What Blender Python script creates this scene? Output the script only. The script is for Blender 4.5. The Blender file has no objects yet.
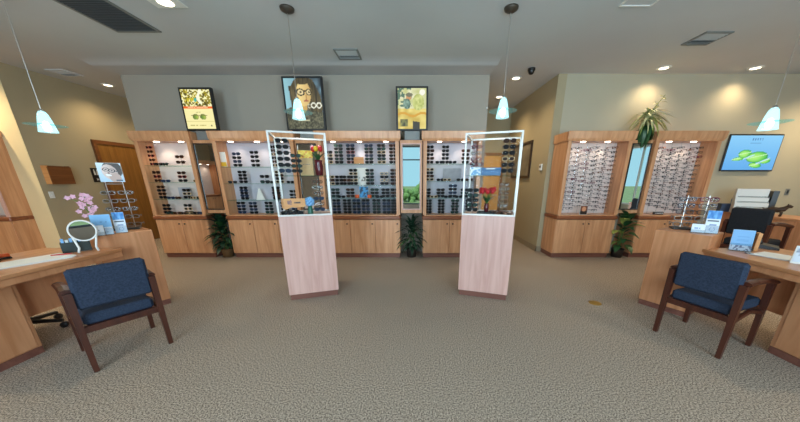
import bpy, math, random
from mathutils import Vector, Matrix
random.seed(7)
PI = math.pi
sc = bpy.context.scene
COL = sc.collection

# ------------------------------------------------------------ camera
cam_d = bpy.data.cameras.new('camera'); cam = bpy.data.objects.new('camera', cam_d); COL.objects.link(cam)
cam.location = (0, 0, 1.4)
cam.rotation_euler = (PI/2 - math.atan(80/270), 0, 0)
cam_d.sensor_width = 36; cam_d.lens = 270/800*36
cam_d.shift_x = -15/800; cam_d.shift_y = 49/800
cam_d.clip_start = .05
sc.camera = cam
# ------------------------------------------------------------ world
w = bpy.data.worlds.new('sky'); sc.world = w; w.use_nodes = True
bg = w.node_tree.nodes['Background']
bg.inputs[0].default_value = (.42, .80, .95, 1); bg.inputs[1].default_value = 1.0
sc.view_settings.view_transform = 'Standard'; sc.view_settings.look = 'None'
sc.view_settings.gamma = 1; sc.view_settings.use_curve_mapping = False
sc.view_settings.exposure = 0.0
CAN_W = 75; PUCK_W = 4.0; PEND_W = 14; DAY_W = 150
sun_d = bpy.data.lights.new('sun', 'SUN'); sun_d.energy = 4.5; sun_d.angle = .01; sun_o = bpy.data.objects.new('sun', sun_d); COL.objects.link(sun_o)
sun_o.rotation_euler = Vector((.25, -.6, -.75)).to_track_quat('-Z', 'Y').to_euler()
# daylight entering through the storefront windows (they stand at y = -3.2)
for wx in (-1.75, 2.4):
    dl = bpy.data.lights.new('window_daylight', 'AREA'); dl.shape = 'RECTANGLE'; dl.size = 2.0; dl.size_y = 2.3; dl.energy = DAY_W*1.5; dl.color = (.64, .85, 1.0)
    do = bpy.data.objects.new('window_daylight', dl); COL.objects.link(do); do.location = (wx, -3.08, 1.58); do.rotation_euler = (PI/2, 0, 0)

# ------------------------------------------------------------ materials
def lin(c):
    return tuple(((v/12.92) if v <= .04045 else ((v+.055)/1.055)**2.4) for v in c)
def s(r, g, b): return lin((r/255, g/255, b/255))
MATS = {}
def mat(name, col, rough=.5, metal=0, var=.0, vscale=6, emit=None, es=1, bump=0, bscale=200, spec=.5):
    m = bpy.data.materials.new(name); m.use_nodes = True; MATS[name] = m
    nt = m.node_tree; p = nt.nodes['Principled BSDF']
    p.inputs['Base Color'].default_value = (*col, 1); p.inputs['Roughness'].default_value = rough
    p.inputs['Metallic'].default_value = metal; p.inputs['Specular IOR Level'].default_value = spec
    tc = nt.nodes.new('ShaderNodeTexCoord')
    n = nt.nodes.new('ShaderNodeTexNoise'); n.inputs['Scale'].default_value = vscale; n.inputs['Detail'].default_value = 3
    nt.links.new(tc.outputs['Object'], n.inputs['Vector'])
    r = nt.nodes.new('ShaderNodeValToRGB')
    r.color_ramp.elements[0].position = .3; r.color_ramp.elements[1].position = .7
    r.color_ramp.elements[0].color = (*[c*(1-var) for c in col], 1)
    r.color_ramp.elements[1].color = (*[min(1, c*(1+var)) for c in col], 1)
    nt.links.new(n.outputs['Fac'], r.inputs[0]); nt.links.new(r.outputs[0], p.inputs['Base Color'])
    if bump:
        b = nt.nodes.new('ShaderNodeBump'); b.inputs['Strength'].default_value = bump; b.inputs['Distance'].default_value = .01
        n2 = nt.nodes.new('ShaderNodeTexNoise'); n2.inputs['Scale'].default_value = bscale
        nt.links.new(tc.outputs['Object'], n2.inputs['Vector']); nt.links.new(n2.outputs['Fac'], b.inputs['Height'])
        nt.links.new(b.outputs[0], p.inputs['Normal'])
    if emit:
        p.inputs['Emission Color'].default_value = (*emit, 1); p.inputs['Emission Strength'].default_value = es
    return m
def wood(name, c1, c2, rough=.4, sc_=(9, 9, .7)):
    m = bpy.data.materials.new(name); m.use_nodes = True; MATS[name] = m
    nt = m.node_tree; p = nt.nodes['Principled BSDF']; p.inputs['Roughness'].default_value = rough
    tc = nt.nodes.new('ShaderNodeTexCoord'); mp = nt.nodes.new('ShaderNodeMapping'); mp.inputs['Scale'].default_value = sc_
    n = nt.nodes.new('ShaderNodeTexNoise'); n.inputs['Scale'].default_value = 2.2; n.inputs['Detail'].default_value = 6; n.inputs['Distortion'].default_value = .6
    r = nt.nodes.new('ShaderNodeValToRGB'); r.color_ramp.elements[0].position = .32; r.color_ramp.elements[1].position = .68
    r.color_ramp.elements[0].color = (*c1, 1); r.color_ramp.elements[1].color = (*c2, 1)
    nt.links.new(tc.outputs['Object'], mp.inputs[0]); nt.links.new(mp.outputs[0], n.inputs['Vector'])
    nt.links.new(n.outputs['Fac'], r.inputs[0]); nt.links.new(r.outputs[0], p.inputs['Base Color'])
    return m
def glass(name, tint, fac=.12, rough=.0, emit=None, es=0, gl=.15):
    m = bpy.data.materials.new(name); m.use_nodes = True; MATS[name] = m
    nt = m.node_tree; nt.nodes.clear()
    o = nt.nodes.new('ShaderNodeOutputMaterial'); t = nt.nodes.new('ShaderNodeBsdfTransparent'); t.inputs[0].default_value = (*tint, 1)
    g = nt.nodes.new('ShaderNodeBsdfGlossy'); g.inputs['Roughness'].default_value = rough
    fr = nt.nodes.new('ShaderNodeFresnel'); fr.inputs[0].default_value = 1.3
    mx = nt.nodes.new('ShaderNodeMixShader'); mul = nt.nodes.new('ShaderNodeMath'); mul.operation = 'MULTIPLY_ADD'
    mul.inputs[1].default_value = gl; mul.inputs[2].default_value = fac*.05; mul.use_clamp = True
    nt.links.new(fr.outputs[0], mul.inputs[0]); nt.links.new(mul.outputs[0], mx.inputs[0])
    nt.links.new(t.outputs[0], mx.inputs[1]); nt.links.new(g.outputs[0], mx.inputs[2])
    last = mx.outputs[0]
    if emit:
        e = nt.nodes.new('ShaderNodeEmission'); e.inputs[0].default_value = (*emit, 1); e.inputs[1].default_value = es
        a = nt.nodes.new('ShaderNodeAddShader'); nt.links.new(last, a.inputs[0]); nt.links.new(e.outputs[0], a.inputs[1]); last = a.outputs[0]
    nt.links.new(last, o.inputs[0])
    return m
def printmat(name, emit=0, base=1.0):
    m = bpy.data.materials.new(name); m.use_nodes = True; MATS[name] = m
    nt = m.node_tree; p = nt.nodes['Principled BSDF']; a = nt.nodes.new('ShaderNodeAttribute'); a.attribute_name = 'Col'
    p.inputs['Roughness'].default_value = .45
    if emit:
        p.inputs['Base Color'].default_value = (.02, .02, .02, 1); p.inputs['Roughness'].default_value = .25
        nt.links.new(a.outputs['Color'], p.inputs['Emission Color']); p.inputs['Emission Strength'].default_value = emit
    else:
        nt.links.new(a.outputs['Color'], p.inputs['Base Color'])
    return m

WOOD = wood('cabinet_wood', s(192, 134, 92), s(216, 162, 120), .33)
WOODP = wood('daylight_tinted_wood', s(200, 154, 142), s(216, 174, 162), .35)  # cabinet wood again, daylight on the towers put into its paler colour
WOODD = wood('trim_wood', s(120, 66, 40), s(146, 86, 54), .35, (.7, 9, 9))
WOODT = wood('toe_wood', s(108, 64, 52), s(130, 82, 68), .5, (.7, 9, 9))
WOODDESK = wood('desk_wood', s(188, 126, 84), s(208, 148, 106), .38)
WOODTOP = wood('desk_top_wood', s(178, 120, 78), s(198, 142, 100), .3, (9, .7, 9))
WOODDOOR = wood('door_wood', s(126, 82, 34), s(150, 102, 46), .4)
WOODCH = wood('chair_wood', s(56, 26, 18), s(78, 38, 25), .35, (12, 12, 2))
WOODBOX = wood('box_wood', s(104, 60, 30), s(128, 78, 42), .4, (9, .7, 9))
def carpet():
    m = bpy.data.materials.new('carpet'); m.use_nodes = True
    nt = m.node_tree; p = nt.nodes['Principled BSDF']; p.inputs['Roughness'].default_value = .95; p.inputs['Specular IOR Level'].default_value = .1
    tc = nt.nodes.new('ShaderNodeTexCoord')
    n = nt.nodes.new('ShaderNodeTexNoise'); n.inputs['Scale'].default_value = 105; n.inputs['Detail'].default_value = 4; n.inputs['Roughness'].default_value = .75
    r = nt.nodes.new('ShaderNodeValToRGB'); r.color_ramp.elements[0].position = .40; r.color_ramp.elements[1].position = .60
    r.color_ramp.elements[0].color = (*s(80, 70, 60), 1); r.color_ramp.elements[1].color = (*s(206, 188, 169), 1)
    nt.links.new(tc.outputs['Object'], n.inputs['Vector']); nt.links.new(n.outputs['Fac'], r.inputs[0]); nt.links.new(r.outputs[0], p.inputs['Base Color'])
    b = nt.nodes.new('ShaderNodeBump'); b.inputs['Strength'].default_value = .25; b.inputs['Distance'].default_value = .01
    nt.links.new(n.outputs['Fac'], b.inputs['Height']); nt.links.new(b.outputs[0], p.inputs['Normal'])
    return m
CARPET = carpet()
CEIL = mat('ceiling_paint', s(198, 201, 204), .9, var=.015, vscale=2)
WGREY = mat('grey_wall_paint', s(168, 160, 148), .85, var=.015, vscale=2)
WTAN = mat('tan_wall_paint', s(172, 158, 128), .85, var=.02, vscale=2)
WCREAM = mat('cream_wall_paint', s(184, 176, 154), .85, var=.02, vscale=2)
BASEB = mat('baseboard_vinyl', s(150, 136, 112), .5, var=.03)
WHITE = mat('white_paint', s(232, 232, 228), .5, var=.01)
ALU = mat('white_aluminium', s(204, 200, 194), .3, .2, var=.01)
CHROME = mat('brushed_nickel', (.6, .58, .55), .3, 1)
BLACK = mat('black_plastic', (.012, .012, .013), .4)
BLACKM = mat('black_frame', (.01, .01, .01), .3)
DGREY = mat('grille_metal', s(82, 90, 97), .6, .3, var=.05)
DGREY2 = mat('grille_dark', s(48, 53, 58), .7, var=.05)
BUSH = mat('bush_leaves', s(96, 132, 74), .9, var=.45, vscale=9)
GREY = mat('grey_metal', s(130, 132, 130), .5, .2, var=.03)
MIRROR = mat('mirror_silver', (.86, .88, .88), .0, 1)
BOARD_L = mat('lavender_board', s(196, 194, 206), .6, var=.03)
BOARD_P = mat('pinkish_board', s(228, 212, 206), .6, var=.03)
FAB = mat('blue_fabric', s(50, 59, 76), .95, var=.25, vscale=90, bump=.4, bscale=300, spec=.1)
FABD = mat('charcoal_fabric', s(40, 42, 46), .95, var=.2, vscale=90, spec=.1)
GLASS = glass('clear_glass', (.985, .992, .99), .0, gl=.02)
SHELFG = glass('shelf_glass', (.80, .90, .87), .1, gl=.05)
SHADEG = glass('shade_glass', (.70, .90, .92), .8, .05, (.58, .90, .97), .50)
RINGG = glass('ring_glass', (.70, .90, .88), 1.0, .03, (.45, .85, .9), .06)
CLEARL = glass('clear_lens', (.80, .82, .82), .1, gl=.06)
BULB = mat('pendant_bulb', (1, 1, 1), .4, emit=(.85, .97, 1), es=4)
LAMP = mat('downlight_lens', (1, 1, 1), .4, emit=(1, .86, .6), es=7)
PUCK = mat('puck_lens', (1, 1, 1), .4, emit=(1, .9, .75), es=9)
ACR = glass('acrylic', (.90, .92, .93), .6, gl=.1)
PRINT = printmat('print_paper'); SCREEN = printmat('backlit_print', 1.0); PRINT2 = printmat('lcd_picture', 1.0)
LEAF = mat('leaf_green', s(44, 84, 46), .4, var=.35, vscale=20)
LEAFD = mat('leaf_dark', s(30, 58, 40), .4, var=.35, vscale=20)
LEAFY = mat('leaf_yellow_green', s(150, 160, 80), .45, var=.25, vscale=20)
LEAFC = mat('leaf_cream_green', s(216, 214, 158), .5, var=.3, vscale=14)
STEM = mat('stem_green', s(86, 120, 52), .6)
BASKET = mat('wicker', s(120, 88, 52), .8, var=.3, vscale=60)
POTD = mat('dark_pot', s(46, 38, 34), .5)
SOIL = mat('soil', s(50, 38, 28), .95)
PINK = mat('orchid_petal', s(226, 176, 196), .6, var=.12, vscale=30)
REDP = mat('tulip_red', s(190, 24, 34), .5, var=.15, vscale=20)
YELP = mat('tulip_yellow', s(230, 180, 30), .5, var=.1)
MAROON = mat('maroon_glaze', s(86, 20, 30), .25)
GREENV = mat('green_glaze', s(30, 100, 80), .3)
LBLUE = mat('pale_blue_bloom', s(130, 180, 226), .6, var=.15, vscale=40)
NAVY = mat('navy_box', s(44, 62, 92), .5)
BLUEB = mat('blue_box', s(74, 116, 160), .5, var=.1)
PAPER = mat('paper', s(226, 228, 224), .7, var=.02)
ORANGE = mat('orange_plastic', s(216, 90, 36), .5)
DKGREEN = mat('bottle_green_plastic', s(14, 28, 22), .4)
PLAQ = wood('plaque_wood', s(206, 138, 78), s(226, 164, 104), .5, (.7, 9, 9))
TAN = mat('tan_card', s(208, 170, 120), .7, var=.06, vscale=30)
BRONZE = mat('dark_bronze', s(58, 42, 30), .45, .3, var=.3, vscale=40)
BRASS = mat('brass', s(176, 138, 64), .4, .6, var=.1)
GRASS = mat('grass', s(110, 128, 84), .95, var=.3, vscale=3)
PAVE = mat('pavement', s(170, 168, 160), .9, var=.05)
FRAMEP = mat('grey_print', s(120, 112, 96), .6, var=.3, vscale=4)

# ------------------------------------------------------------ mesh helpers
class MB:
    def __init__(self): self.v = []; self.f = []; self.m = []
    def add(self, vs, fs, mi=0):
        o = len(self.v); self.v += [tuple(p) for p in vs]; self.f += [tuple(i+o for i in q) for q in fs]; self.m += [mi]*len(fs); return self
    def box(self, x0, x1, y0, y1, z0, z1, mi=0, M=None):
        vs = [Vector(p) for p in ((x0,y0,z0),(x1,y0,z0),(x1,y1,z0),(x0,y1,z0),(x0,y0,z1),(x1,y0,z1),(x1,y1,z1),(x0,y1,z1))]
        if M: vs = [M @ p for p in vs]
        return self.add(vs, [(0,3,2,1),(4,5,6,7),(0,1,5,4),(1,2,6,5),(2,3,7,6),(3,0,4,7)], mi)
    def bbox(self, x0, x1, y0, y1, z0, z1, b=.006, mi=0, M=None):   # chamfered box
        X = (x0, x0+b, x1-b, x1); Y = (y0, y0+b, y1-b, y1); Z = (z0, z0+b, z1-b, z1)
        idx = {}; vs = []
        for i in range(8):
            sx, sy, sz = (i & 1), (i >> 1) & 1, (i >> 2) & 1
            ox, oy, oz = (3 if sx else 0), (3 if sy else 0), (3 if sz else 0)
            ix, iy, iz = (2 if sx else 1), (2 if sy else 1), (2 if sz else 1)
            for k, p in enumerate(((X[ox], Y[iy], Z[iz]), (X[ix], Y[oy], Z[iz]), (X[ix], Y[iy], Z[oz]))):
                idx[(i, k)] = len(vs); vs.append(Vector(p))
        g = lambda i, k: idx[(i, k)]
        fs = [(g(0,0),g(4,0),g(6,0),g(2,0)), (g(1,0),g(3,0),g(7,0),g(5,0)),
              (g(0,1),g(1,1),g(5,1),g(4,1)), (g(2,1),g(6,1),g(7,1),g(3,1)),
              (g(0,2),g(2,2),g(3,2),g(1,2)), (g(4,2),g(5,2),g(7,2),g(6,2))]
        for a, b_, k1, k2 in ((0,1,1,2),(2,3,1,2),(4,5,1,2),(6,7,1,2),(0,2,0,2),(1,3,0,2),(4,6,0,2),(5,7,0,2),(0,4,0,1),(1,5,0,1),(2,6,0,1),(3,7,0,1)):
            fs.append((g(a,k1), g(b_,k1), g(b_,k2), g(a,k2)))
        for i in range(8): fs.append((g(i,0), g(i,1), g(i,2)))
        if M: vs = [M @ p for p in vs]
        return self.add(vs, fs, mi)
    def tube(self, pts, r, n=8, mi=0, caps=True):
        pts = [Vector(p) for p in pts]; rs = r if isinstance(r, (list, tuple)) else [r]*len(pts)
        up = None; rings = []
        for i, p in enumerate(pts):
            d = (pts[min(i+1, len(pts)-1)] - pts[max(i-1, 0)]).normalized()
            if up is None: up = d.orthogonal().normalized()
            up = (up - d*up.dot(d)).normalized(); sd = d.cross(up)
            rings.append([p + (up*math.cos(2*PI*k/n) + sd*math.sin(2*PI*k/n))*rs[i] for k in range(n)])
        vs = [q for R in rings for q in R]; fs = []
        for i in range(len(pts)-1):
            for k in range(n): fs.append((i*n+k, i*n+(k+1) % n, (i+1)*n+(k+1) % n, (i+1)*n+k))
        if caps: fs.append(tuple(range(n))[::-1]); fs.append(tuple((len(pts)-1)*n+k for k in range(n)))
        return self.add(vs, fs, mi)
    def lathe(self, prof, n=20, mi=0, c=(0,0,0)):
        vs = []; fs = []; m = len(prof)
        for k in range(n):
            a = 2*PI*k/n
            for r, z in prof: vs.append((c[0]+r*math.cos(a), c[1]+r*math.sin(a), c[2]+z))
        for k in range(n):
            for j in range(m-1):
                a, b = k*m+j, ((k+1) % n)*m+j
                fs.append((a, b, b+1, a+1))
        return self.add(vs, fs, mi)
    def prism(self, pts, y0, y1, mi=0, M=None):   # polygon in x,z extruded along y
        n = len(pts); vs = [Vector((x, y0, z)) for x, z in pts] + [Vector((x, y1, z)) for x, z in pts]
        if M: vs = [M @ p for p in vs]
        fs = [tuple(range(n)), tuple(range(n, 2*n))[::-1]] + [(i, i+n, (i+1) % n+n, (i+1) % n) for i in range(n)]
        return self.add(vs, fs, mi)
    def mesh(self, name, mats, smooth=False):
        me = bpy.data.meshes.new(name); me.from_pydata(self.v, [], self.f)
        for m in (mats if isinstance(mats, (list, tuple)) else [mats]): me.materials.append(m)
        me.polygons.foreach_set('material_index', self.m)
        if smooth: me.polygons.foreach_set('use_smooth', [True]*len(self.f))
        me.update(); return me
    def build(self, name, mats, parent=None, smooth=False, loc=None, rz=0):
        return link(name, self.mesh(name, mats, smooth), parent, loc, rz)
def link(name, me, parent=None, loc=None, rz=0):
    o = bpy.data.objects.new(name, me); COL.objects.link(o)
    if parent: o.parent = parent
    if loc: o.location = loc
    if rz: o.rotation_euler[2] = rz
    return o
def tag(o, label, cat, group=None):
    o['label'] = label; o['category'] = cat
    if group: o['group'] = group
    return o
def thing(name, label, cat, loc=(0,0,0), rz=0, group=None):
    o = bpy.data.objects.new(name, None); COL.objects.link(o); o.location = loc; o.rotation_euler = (0,0,rz)
    o.empty_display_size = .1
    return tag(o, label, cat, group)
def struct(o, label=None):
    o['kind'] = 'structure'
    if label: o['label'] = label
    return o
def B(*a, **k): return MB().box(*a, **k)
def BB(*a, **k): return MB().bbox(*a, **k)
def copytree(o, parent=None):
    c = o.copy(); COL.objects.link(c); c.parent = parent
    for ch in list(o.children): copytree(ch, c)
    return c
def light(kind, name, parent, loc, energy, col, rot=(0,0,0), size=.05, angle=None, blend=.5):
    l = bpy.data.lights.new(name, kind); l.energy = energy; l.color = col
    if kind != 'AREA': l.shadow_soft_size = size
    if kind == 'SPOT': l.spot_size = angle; l.spot_blend = blend
    o = bpy.data.objects.new(name, l); COL.objects.link(o); o.parent = parent; o.location = loc; o.rotation_euler = rot
    return o
def picture(name, wd, ht, nx, ny, fn, m, parent=None, loc=None, rz=0):
    """flat print standing in the x-z plane, facing -y, origin at bottom centre"""
    vs = []; fs = []; cols = []
    for j in range(ny+1):
        for i in range(nx+1):
            u, v = i/nx, j/ny; vs.append(((u-.5)*wd, 0, v*ht)); cols.append(lin([max(0, min(1, c)) for c in fn(u, v)]))
    for j in range(ny):
        for i in range(nx):
            a = j*(nx+1)+i; fs.append((a, a+1, a+nx+2, a+nx+1))
    me = bpy.data.meshes.new(name); me.from_pydata(vs, [], fs); me.materials.append(m)
    at = me.color_attributes.new('Col', 'FLOAT_COLOR', 'POINT')
    at.data.foreach_set('color', [x for c in cols for x in (*c, 1)])
    return link(name, me, parent, loc, rz)

# ------------------------------------------------------------ structure
CZ = 3.15; WY = 5.35
struct(B(-9.3, 9.1, -3.4, 8.2, -.1, 0).build('floor', CARPET), 'grey-brown speckled carpet')
struct(B(-9.3, 9.1, -3.4, 8.2, CZ, CZ+.1).build('ceiling', CEIL), 'flat matte ceiling')
prof = [(4.66, CZ), (4.74, CZ-.004), (4.82, CZ-.014), (4.89, CZ-.03), (4.93, CZ-.034), (WY, CZ-.022), (WY, CZ)]
m = MB(); n = len(prof)
m.add([(x, y, z) for x in (-5.06, 1.29) for y, z in prof], [tuple(range(n)), tuple(range(n, 2*n))[::-1]] + [(i, (i+1) % n, (i+1) % n+n, i+n) for i in range(n)])
struct(m.build('trim_1', CEIL, smooth=False), 'shallow ceiling drop along the cabinet wall')
struct(B(-5.06, 1.29, WY, WY+.15, 0, CZ).build('wall_back', WGREY), 'grey wall above the display cabinets')
struct(B(-6.57, -6.42, 4.80, 8.0, 0, CZ).build('wall_left', WTAN), 'tan passage wall with the wooden door')
WSTUB = mat('lit_cream_paint', s(232, 214, 172), .85, var=.02, vscale=2)  # cream paint, downlight glow on this wall end put into the brighter colour
struct(MB().box(-9.2, -6.57, 4.80, 4.95, 0, CZ).box(-9.2, -6.421, 4.795, 4.80, 0, CZ).build('wall_stub', WSTUB), 'cream wall end beside the tall wood cabinet')
struct(B(-6.57, -4.9, 8.0, 8.15, 0, CZ).build('wall_passage', WTAN))
struct(B(-5.06, -4.91, WY+.15, 8.0, 0, CZ).build('wall_passage_right', WTAN))
struct(B(1.14, 1.29, WY+.15, 7.7, 0, CZ).build('wall_hall_left', WTAN))
struct(B(1.14, 2.62, 7.7, 7.85, 0, CZ).build('wall_hall_end', WTAN), 'end wall of the hallway')
struct(B(2.47, 2.62, WY, 7.7, 0, CZ).build('wall_hall', WTAN), 'tan hallway wall with a framed print')
struct(B(2.62, 9.0, WY, WY+.15, 0, CZ).build('wall_right', WCREAM), 'cream wall behind the eyeglass boards')
struct(B(-9.3, -9.2, -3.3, 4.95, 0, CZ).build('wall_side_left', WTAN))
m = MB(); m.box(9.0, 9.1, -3.3, -2.7, 0, CZ); m.box(9.0, 9.1, -.6, 5.5, 0, CZ); m.box(9.0, 9.1, -2.7, -.6, 0, .4); m.box(9.0, 9.1, -2.7, -.6, 2.7, CZ)
struct(m.build('wall_side_right', WCREAM))
wroot = bpy.data.objects.new('window_4', None); COL.objects.link(wroot); struct(wroot); wroot.location = (9.05, -1.65, .4)
f = MB(); f.box(-.03, .03, -1.05, 1.05, 0, .06); f.box(-.03, .03, -1.05, 1.05, 2.24, 2.3); f.box(-.03, .03, -1.05, -.99, .06, 2.24); f.box(-.03, .03, .99, 1.05, .06, 2.24); f.box(-.03, .03, -.03, .03, .06, 2.24); f.build('window_frame', WHITE, wroot)
B(-.004, .004, -.99, -.03, .06, 2.24).build('pane', GLASS, wroot); B(-.004, .004, .03, .99, .06, 2.24).build('pane', GLASS, wroot)
# storefront behind the viewer
m = MB(); m.box(-9.2, 9, -3.3, -3.15, 0, .3); m.box(-9.2, 9, -3.3, -3.15, 2.85, CZ)
WINX = [(-2.85, -.75), (-.6, .9), (1.2, 3.6)]
edges = [-9.2] + [v for p in WINX for v in p] + [9.0]
for i in range(0, len(edges), 2): m.box(edges[i], edges[i+1], -3.3, -3.15, .3, 2.85)
struct(m.build('wall_front', WGREY), 'storefront wall')
for i, (a, b) in enumerate(WINX):
    wroot = bpy.data.objects.new('window_%d' % (i+1), None); COL.objects.link(wroot); struct(wroot)
    wroot.location = ((a+b)/2, -3.22, .3); hw = (b-a)/2
    f = MB()
    f.box(-hw, hw, -.03, .03, 0, .05); f.box(-hw, hw, -.03, .03, 2.5, 2.55); f.box(-hw, -hw+.05, -.03, .03, .05, 2.5); f.box(hw-.05, hw, -.03, .03, .05, 2.5); f.box(-hw+.05, hw-.05, -.03, .03, 1.95, 2.0)
    f.build('window_frame', DGREY, wroot)
    B(-hw+.05, hw-.05, -.005, .005, .05, 1.95).build('pane', GLASS, wroot); B(-hw+.05, hw-.05, -.005, .005, 2.0, 2.5).build('pane', GLASS, wroot)
struct(B(9.1, 40, -6.5, 30, -.2, -.1).build('lawn_side', GRASS)); struct(B(-40, 9.1, -6.5, -3.4, -.2, -.1).build('pavement', PAVE)); struct(B(-60, 60, -60, -6.5, -.2, -.1).build('lawn', GRASS))
for k, (bx_, by_, br) in enumerate(((-3.2, -11, 1.2), (-.9, -10, .9), (.9, -12, 1.3), (2.6, -10.5, 1.0), (-6.6, -12, 1.3))):
    m = MB(); rng = random.Random(k)
    for q in range(40):
        a, zz = rng.uniform(0, 2*PI), rng.uniform(-.1, 1); rr = math.sqrt(max(0, 1-zz*zz)); c = Vector((rr*math.cos(a), rr*math.sin(a), zz))*br*rng.uniform(.6, .95); r0 = br*rng.uniform(.16, .3)
        m.lathe([(0, -r0), (r0*.8, -r0*.5), (r0, 0), (r0*.75, r0*.55), (0, r0)], 7, 0, c)
    tag(m.build('shrub', BUSH, None, False, (bx_, by_, -.1+br*.1)), 'rounded green shrub on the lawn outside the storefront', 'shrub', 'shrubs on the lawn')
# baseboards
struct(B(2.455, 2.47, WY-.015, 7.7, 0, .11).build('baseboard_hall', BASEB)); struct(B(2.455, 2.56, WY-.015, WY, 0, .11).build('baseboard_right', BASEB))
struct(B(5.2, 9.0, WY-.015, WY, 0, .11).build('baseboard_back', BASEB)); struct(B(-6.42, -6.405, 4.8, 5.68, 0, .11).build('baseboard_left', BASEB))
# doors
d = bpy.data.objects.new('door_1', None); COL.objects.link(d); d.location = (-6.42, 6.27, 0); struct(d, 'flat brown wooden door in the passage wall')
BB(0, .03, -.42, .42, .01, 2.10, .004).build('door_leaf', WOODDOOR, d)
f = MB(); f.box(0, .045, -.48, -.42, 0, 2.17); f.box(0, .045, .42, .48, 0, 2.17); f.box(0, .045, -.42, .42, 2.10, 2.17); f.build('door_frame', WOODBOX, d)
h = MB(); h.tube([(.03, -.36, 1.0), (.09, -.36, 1.0)], .014); h.tube([(.085, -.36, 1.0), (.085, -.24, 1.0)], .011); h.build('door_handle', CHROME, d)
d = bpy.data.objects.new('door_2', None); COL.objects.link(d); d.location = (1.9, 7.7, 0); struct(d, 'golden wooden door at the end of the hallway')
BB(-.46, .40, -.03, 0, .01, 2.02, .004).build('door_leaf', wood('golden_door_wood', s(206, 148, 66), s(226, 172, 88), .4), d)
f = MB(); f.box(-.53, -.46, -.045, 0, 0, 2.09); f.box(.40, .47, -.045, 0, 0, 2.09); f.box(-.46, .40, -.045, 0, 2.02, 2.09); f.build('door_frame', WOODDOOR, d)
h = MB(); h.tube([(.33, -.03, 1.0), (.33, -.09, 1.0)], .014); h.tube([(.33, -.085, 1.0), (.21, -.085, 1.0)], .011); h.build('door_handle', CHROME, d)

# ------------------------------------------------------------ display cabinets
CY = 4.86   # front plane
class Z: base = .80; top = 2.03; crown = 2.17
CAB = {}
def cabinet(key, x0, x1, ndoor, nlight, board, label, shelves=(), zb=.80):
    cxm = (x0+x1)/2; hw = (x1-x0)/2
    t = thing('display_cabinet', label, 'cabinet', (cxm, CY, 0), 0, 'wooden eyewear display cabinets')
    dp = WY-.01-CY
    B(-hw, hw, .03, dp, .085, .715).build('base_body', WOOD, t)
    B(-hw+.01, hw-.01, .045, dp, 0, .085).build('toe_kick', WOODT, t)
    dw = 2*hw/ndoor
    for i in range(ndoor):
        a = -hw+i*dw
        dr = BB(a+.004, a+dw-.004, .008, .03, .095, .712, .003).build('door', WOOD, t)
        kx = (a+dw-.05) if (i % 2 == 0) else (a+.05)
        if ndoor == 3: kx = a+dw-.05
        k = MB(); k.lathe([(.0, .018), (.012, .018), (.014, .012), (.007, .006), (.007, 0), (0, 0)], 10)
        k.v = [(kx+x, .008-z, .64+y) for x, y, z in k.v]; k.build('knob', BLACK, dr, True)
    c = MB(); c.bbox(-hw-.012, hw+.012, -.02, dp, .72, .785, .012); c.build('counter_moulding', WOODD, t)
    B(-hw+.02, hw-.02, .0, dp, .785, .80).build('display_deck', WOOD, t)
    for sx in (-1, 1):
        B(min(sx*hw, sx*(hw-.025)), max(sx*hw, sx*(hw-.025)), .02, dp, .80, Z.top).build('side_panel', WOOD, t)
        B(min(sx*hw, sx*(hw-.06)), max(sx*hw, sx*(hw-.06)), 0, .02, .80, Z.top).build('stile', WOOD, t)
    B(-hw+.025, hw-.025, .33, .345, .80, Z.top).build('display_board', board, t)
    B(-hw, hw, 0, dp, Z.top, Z.top+.02).build('soffit', WOOD, t)
    cr = MB(); pts = [(-.0, Z.top-.012), (-.012, Z.top-.012), (-.03, Z.top+.03), (-.045, Z.crown-.01), (-.045, Z.crown), (.02, Z.crown), (.02, Z.top-.0)]
    n = len(pts); e = .03
    vs = [(-hw-(e if y < -.02 else .006), y, z) for y, z in pts] + [(hw+(e if y < -.02 else .006), y, z) for y, z in pts]
    cr.add(vs, [tuple(range(n))[::-1], tuple(range(n, 2*n))] + [(i, (i+1) % n, (i+1) % n+n, i+n) for i in range(n)])
    cr.box(-hw-.02, -hw+.005, .02, dp, Z.top, Z.crown); cr.box(hw-.005, hw+.02, .02, dp, Z.top, Z.crown); cr.box(-hw+.005, hw-.005, .02, dp, Z.crown-.02, Z.crown)
    cr.build('crown', WOOD, t)
    for i in range(nlight):
        lx = -hw + 2*hw*(i+.5)/nlight
        if nlight == 2: lx = (-.21, .21)[i]
        p = MB(); p.lathe([(.0, -.012), (.032, -.010), (.040, -.006), (.040, 0), (0, 0)], 14, 0, (lx, .14, Z.top)); po = p.build('puck_light', PUCK, t)
        light('SPOT', 'puck_spot', po, (lx, .14, Z.top-.03), PUCK_W, (1, .86, .68), (.22, 0, 0), .03, math.radians(125), .8)
    for z in shelves:
        BB(-hw+.03, hw-.03, .04, .325, z-.008, z, .002).build('glass_shelf', SHELFG, t)
    CAB[key] = (t, hw, cxm)
    return t
SH1 = (1.64, 1.36, 1.07); SH2 = (1.62, 1.34, 1.05); SH3 = (1.67, 1.31, 1.09); SH4 = (1.67, 1.38, 1.09)
cabinet(1, -4.68, -3.74, 2, 2, BOARD_P, 'two-door wooden display cabinet beside the brown passage door', SH1)
cabinet(2, -3.38, -2.03, 3, 3, BOARD_L, 'three-door wooden display cabinet between the orange-banded screen and the portrait screen', SH2)
cabinet(3, -1.63, -.27, 3, 3, BOARD_L, 'three-door wooden display cabinet between the portrait screen and the yellow collage screen', SH3)
cabinet(4, .14, 1.12, 2, 2, BOARD_L, 'two-door wooden display cabinet between the yellow collage screen and the hallway', SH4)
cabinet(5, 2.55, 3.62, 2, 2, BOARD_P, 'two-door wooden eyeglass board cabinet on the hallway corner')
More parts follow.
